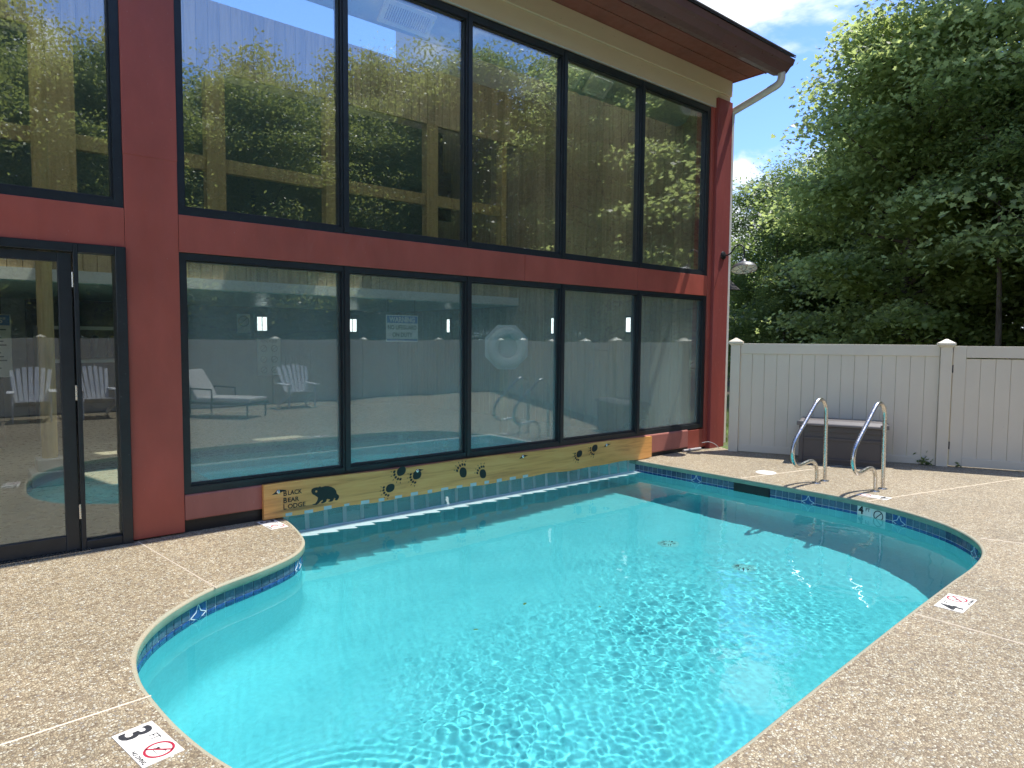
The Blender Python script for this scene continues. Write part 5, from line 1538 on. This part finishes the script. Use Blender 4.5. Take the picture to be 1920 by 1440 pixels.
tA = make_tree('tall maple with bright layered leaves leaning over the gate at right', 'tree', (22.2, -3.2, -0.03), 17.5, 2.0, 6.6, 3, M['leaf_a'], 0.15, MAPLE, 62, 66, 1.0, 0.26, r0=0.24, cone=0.62)
tB = make_tree('maple behind the fence between the corner pillar and the tall maple', 'tree', (20.7, 1.5, -0.03), 11.2, 1.3, 3.3, 5, M['leaf_e'], 0.14, MAPLE, 52, 62, 0.9, 0.28, r0=0.18)
tC = make_tree('small pale leaved tree nearest the corner pillar', 'tree', (26.5, 8.7, -0.03), 8.1, 0.8, 3.3, 8, M['leaf_b'], 0.115, OVAL, 34, 95, 0.8, 0.5, r0=0.12, name='young_tree')
tD = make_tree('dark dense tree filling the gap behind the fence', 'tree', (26.0, 3.6, -0.03), 11.5, 0.7, 4.4, 12, M['leaf_c'], 0.15, QUAD, 40, 80, 1.0, 0.35, r0=0.16, cone=0.5, name='forest_tree', group='dark trees behind the fence')
clone(tD, (26.5, -2.8, -0.03), 2.1, 1.15, 'dark dense tree behind the tall maple at right', 'dark trees behind the fence')
clone(tD, (30.5, 8.6, -0.03), 4.0, 0.80, 'dark dense tree far behind the pale young tree', 'dark trees behind the fence')
for (x, y, r_, s_) in ((28, 5.6, 0.7, 0.85), (27, 10.0, 2.9, 0.42), (23.5, 6.6, 1.9, 0.4), (30, 12.5, 4.1, 0.5), (31, 0.5, 1.0, 1.2), (32, -5, 2.5, 1.25), (27, -7.5, 0.4, 1.1), (34, 4, 3.3, 1.1), (38, 1, 5.0, 1.4), (34, -10, 1.6, 1.3), (36, 13, 2.2, 0.75), (40, 9, 0.2, 0.95)):
    clone(tD, (x, y, -0.03), r_, s_, 'dark tree in the woods beyond the fence', 'dark trees behind the fence')
# slender bare stems in the shade over the gate
tE = make_tree('slender bare stemmed tree in the shade above the gate, left of the others', 'tree', (19.2, -1.0, -0.03), 8.0, 5.2, 1.9, 21, M['leaf_c'], 0.12, OVAL, 12, 40, 0.6, 0.4, lean=(0.02, 0.03), r0=0.085, name='sapling', group='thin stems above the gate')
for (x, y, r_, s_, lab) in ((20.2, -1.6, 1.2, 0.95, 'slender dark stem just right of the first thin stem above the gate'), (19.4, -1.9, 2.6, 0.8, 'pale leaning stem in the shade above the gate'), (20.4, -3.0, 0.4, 1.0, 'slender stem at the right picture edge above the gate'), (22.5, -2.0, 3.6, 1.1, 'slender dark stem deep in the shade behind the gate'), (19.6, -2.6, 5.1, 0.9, 'thin dark stem near the right edge over the gate')):
    clone(tE, (x, y, -0.03), r_, s_, lab, 'thin stems above the gate')
# trees behind the camera, mirrored in the glass
tF = make_tree('olive leaved tree behind the back fence, mirrored in the upper windows', 'tree', (9.5, -20.5, -0.03), 11.5, 1.0, 4.4, 31, M['leaf_d'], 0.125, QUAD, 44, 130, 1.05, 0.42, r0=0.16, cone=0.45, name='forest_tree', group='trees mirrored in the windows')
for (x, y, r_, s_) in ((4.0, -19.0, 1.0, 0.92), (-1.5, -18.0, 2.0, 1.15), (14.5, -21.5, 3.0, 1.05), (19.5, -20.5, 4.2, 1.3), (24.5, -19.0, 5.2, 1.35), (25.5, -14.5, 0.7, 1.3), (7.0, -25, 2.2, 1.05), (12, -27, 1.5, 1.25), (1.0, -25, 3.7, 1.2), (18.5, -26, 0.3, 1.4), (-7, -20, 4.6, 1.2), (-5.0, -16.5, 1.9, 0.85), (31, -17, 1.2, 1.3)):
    clone(tF, (x, y, -0.03), r_, s_, 'tree behind the back fence, mirrored in the upper windows', 'trees mirrored in the windows')
clone(tA, (22.0, -13.5, -0.03), 1.4, 0.8, 'big maple beyond the fence corner, mirrored in the right upper windows', None)
clone(tA, (24.0, -8.0, -0.03), 3.0, 0.9, 'tall maple out of the picture at right, mirrored in the last upper window', None)
# low weeds at the fence foot
def weed(loc, n, h, label, seed, group=None):
    rg = np.random.default_rng(seed)
    C = np.array(loc) + np.stack([rg.normal(0, h * 0.35, n), rg.normal(0, h * 0.35, n), np.abs(rg.normal(0, 1, n)) * h * 0.5 + 0.01], -1)
    me = leaves_mesh('weed', C - np.array(loc), 0.055, OVAL, rg, 0.9, M['leaf_c'])
    o = link(bpy.data.objects.new('weed', me)); o.location = loc
    tag(o, label, 'weed', group)
wp = A0 + fd * 2.42 - fn * 0.05
weed((wp.x, wp.y, 0.0), 40, 0.13, 'small dark green weed at the fence foot left of the gate post', 3)
wp = G0 + fd * 0.10 - fn * 0.03
weed((wp.x, wp.y, 0.0), 12, 0.06, 'tiny green weed at the gate post foot', 4)
# grass blades in the strip of lawn beside the corner
rg = np.random.default_rng(77)
nb = 9000
gx = rg.uniform(9.3, 14, nb); gy = rg.uniform(0.2, 6.5, nb)
hh = rg.uniform(0.05, 0.13, nb); a = rg.uniform(0, 2 * PI, nb); wd_ = 0.006
P = np.zeros((nb, 3, 3))
P[:, 0] = np.stack([gx - wd_ * np.cos(a), gy - wd_ * np.sin(a), np.full(nb, -0.03)], -1); P[:, 1] = np.stack([gx + wd_ * np.cos(a), gy + wd_ * np.sin(a), np.full(nb, -0.03)], -1)
P[:, 2] = np.stack([gx + rg.normal(0, 0.03, nb), gy + rg.normal(0, 0.03, nb), -0.03 + hh], -1)
me = fast_mesh('grass', P.reshape(-1, 3), np.arange(nb * 3).reshape(nb, 3)); me.materials.append(M['grass'])
tag(link(bpy.data.objects.new('grass', me)), 'sunlit grass blades beside the building corner', 'grass', kind='stuff')
# leaves floating on the water
rg = np.random.default_rng(5)
lf = [(2.95, -2.60), (3.3, -2.95), (2.45, -2.72)]
for i, (x, y) in enumerate(lf):
    m_ = leaves_mesh('floating_leaf', np.array([[0, 0, 0.0]]), 0.035 if i else 0.05, OVAL, rg, 0.02, M['leaf_c'])
    o = link(bpy.data.objects.new('floating_leaf', m_)); o.location = (x, y, WZ + 0.003); o.rotation_euler = (0, 0, i * 1.3)
    tag(o, 'small dark leaf floating on the rippled pool water', 'leaf', 'leaves floating on the pool')
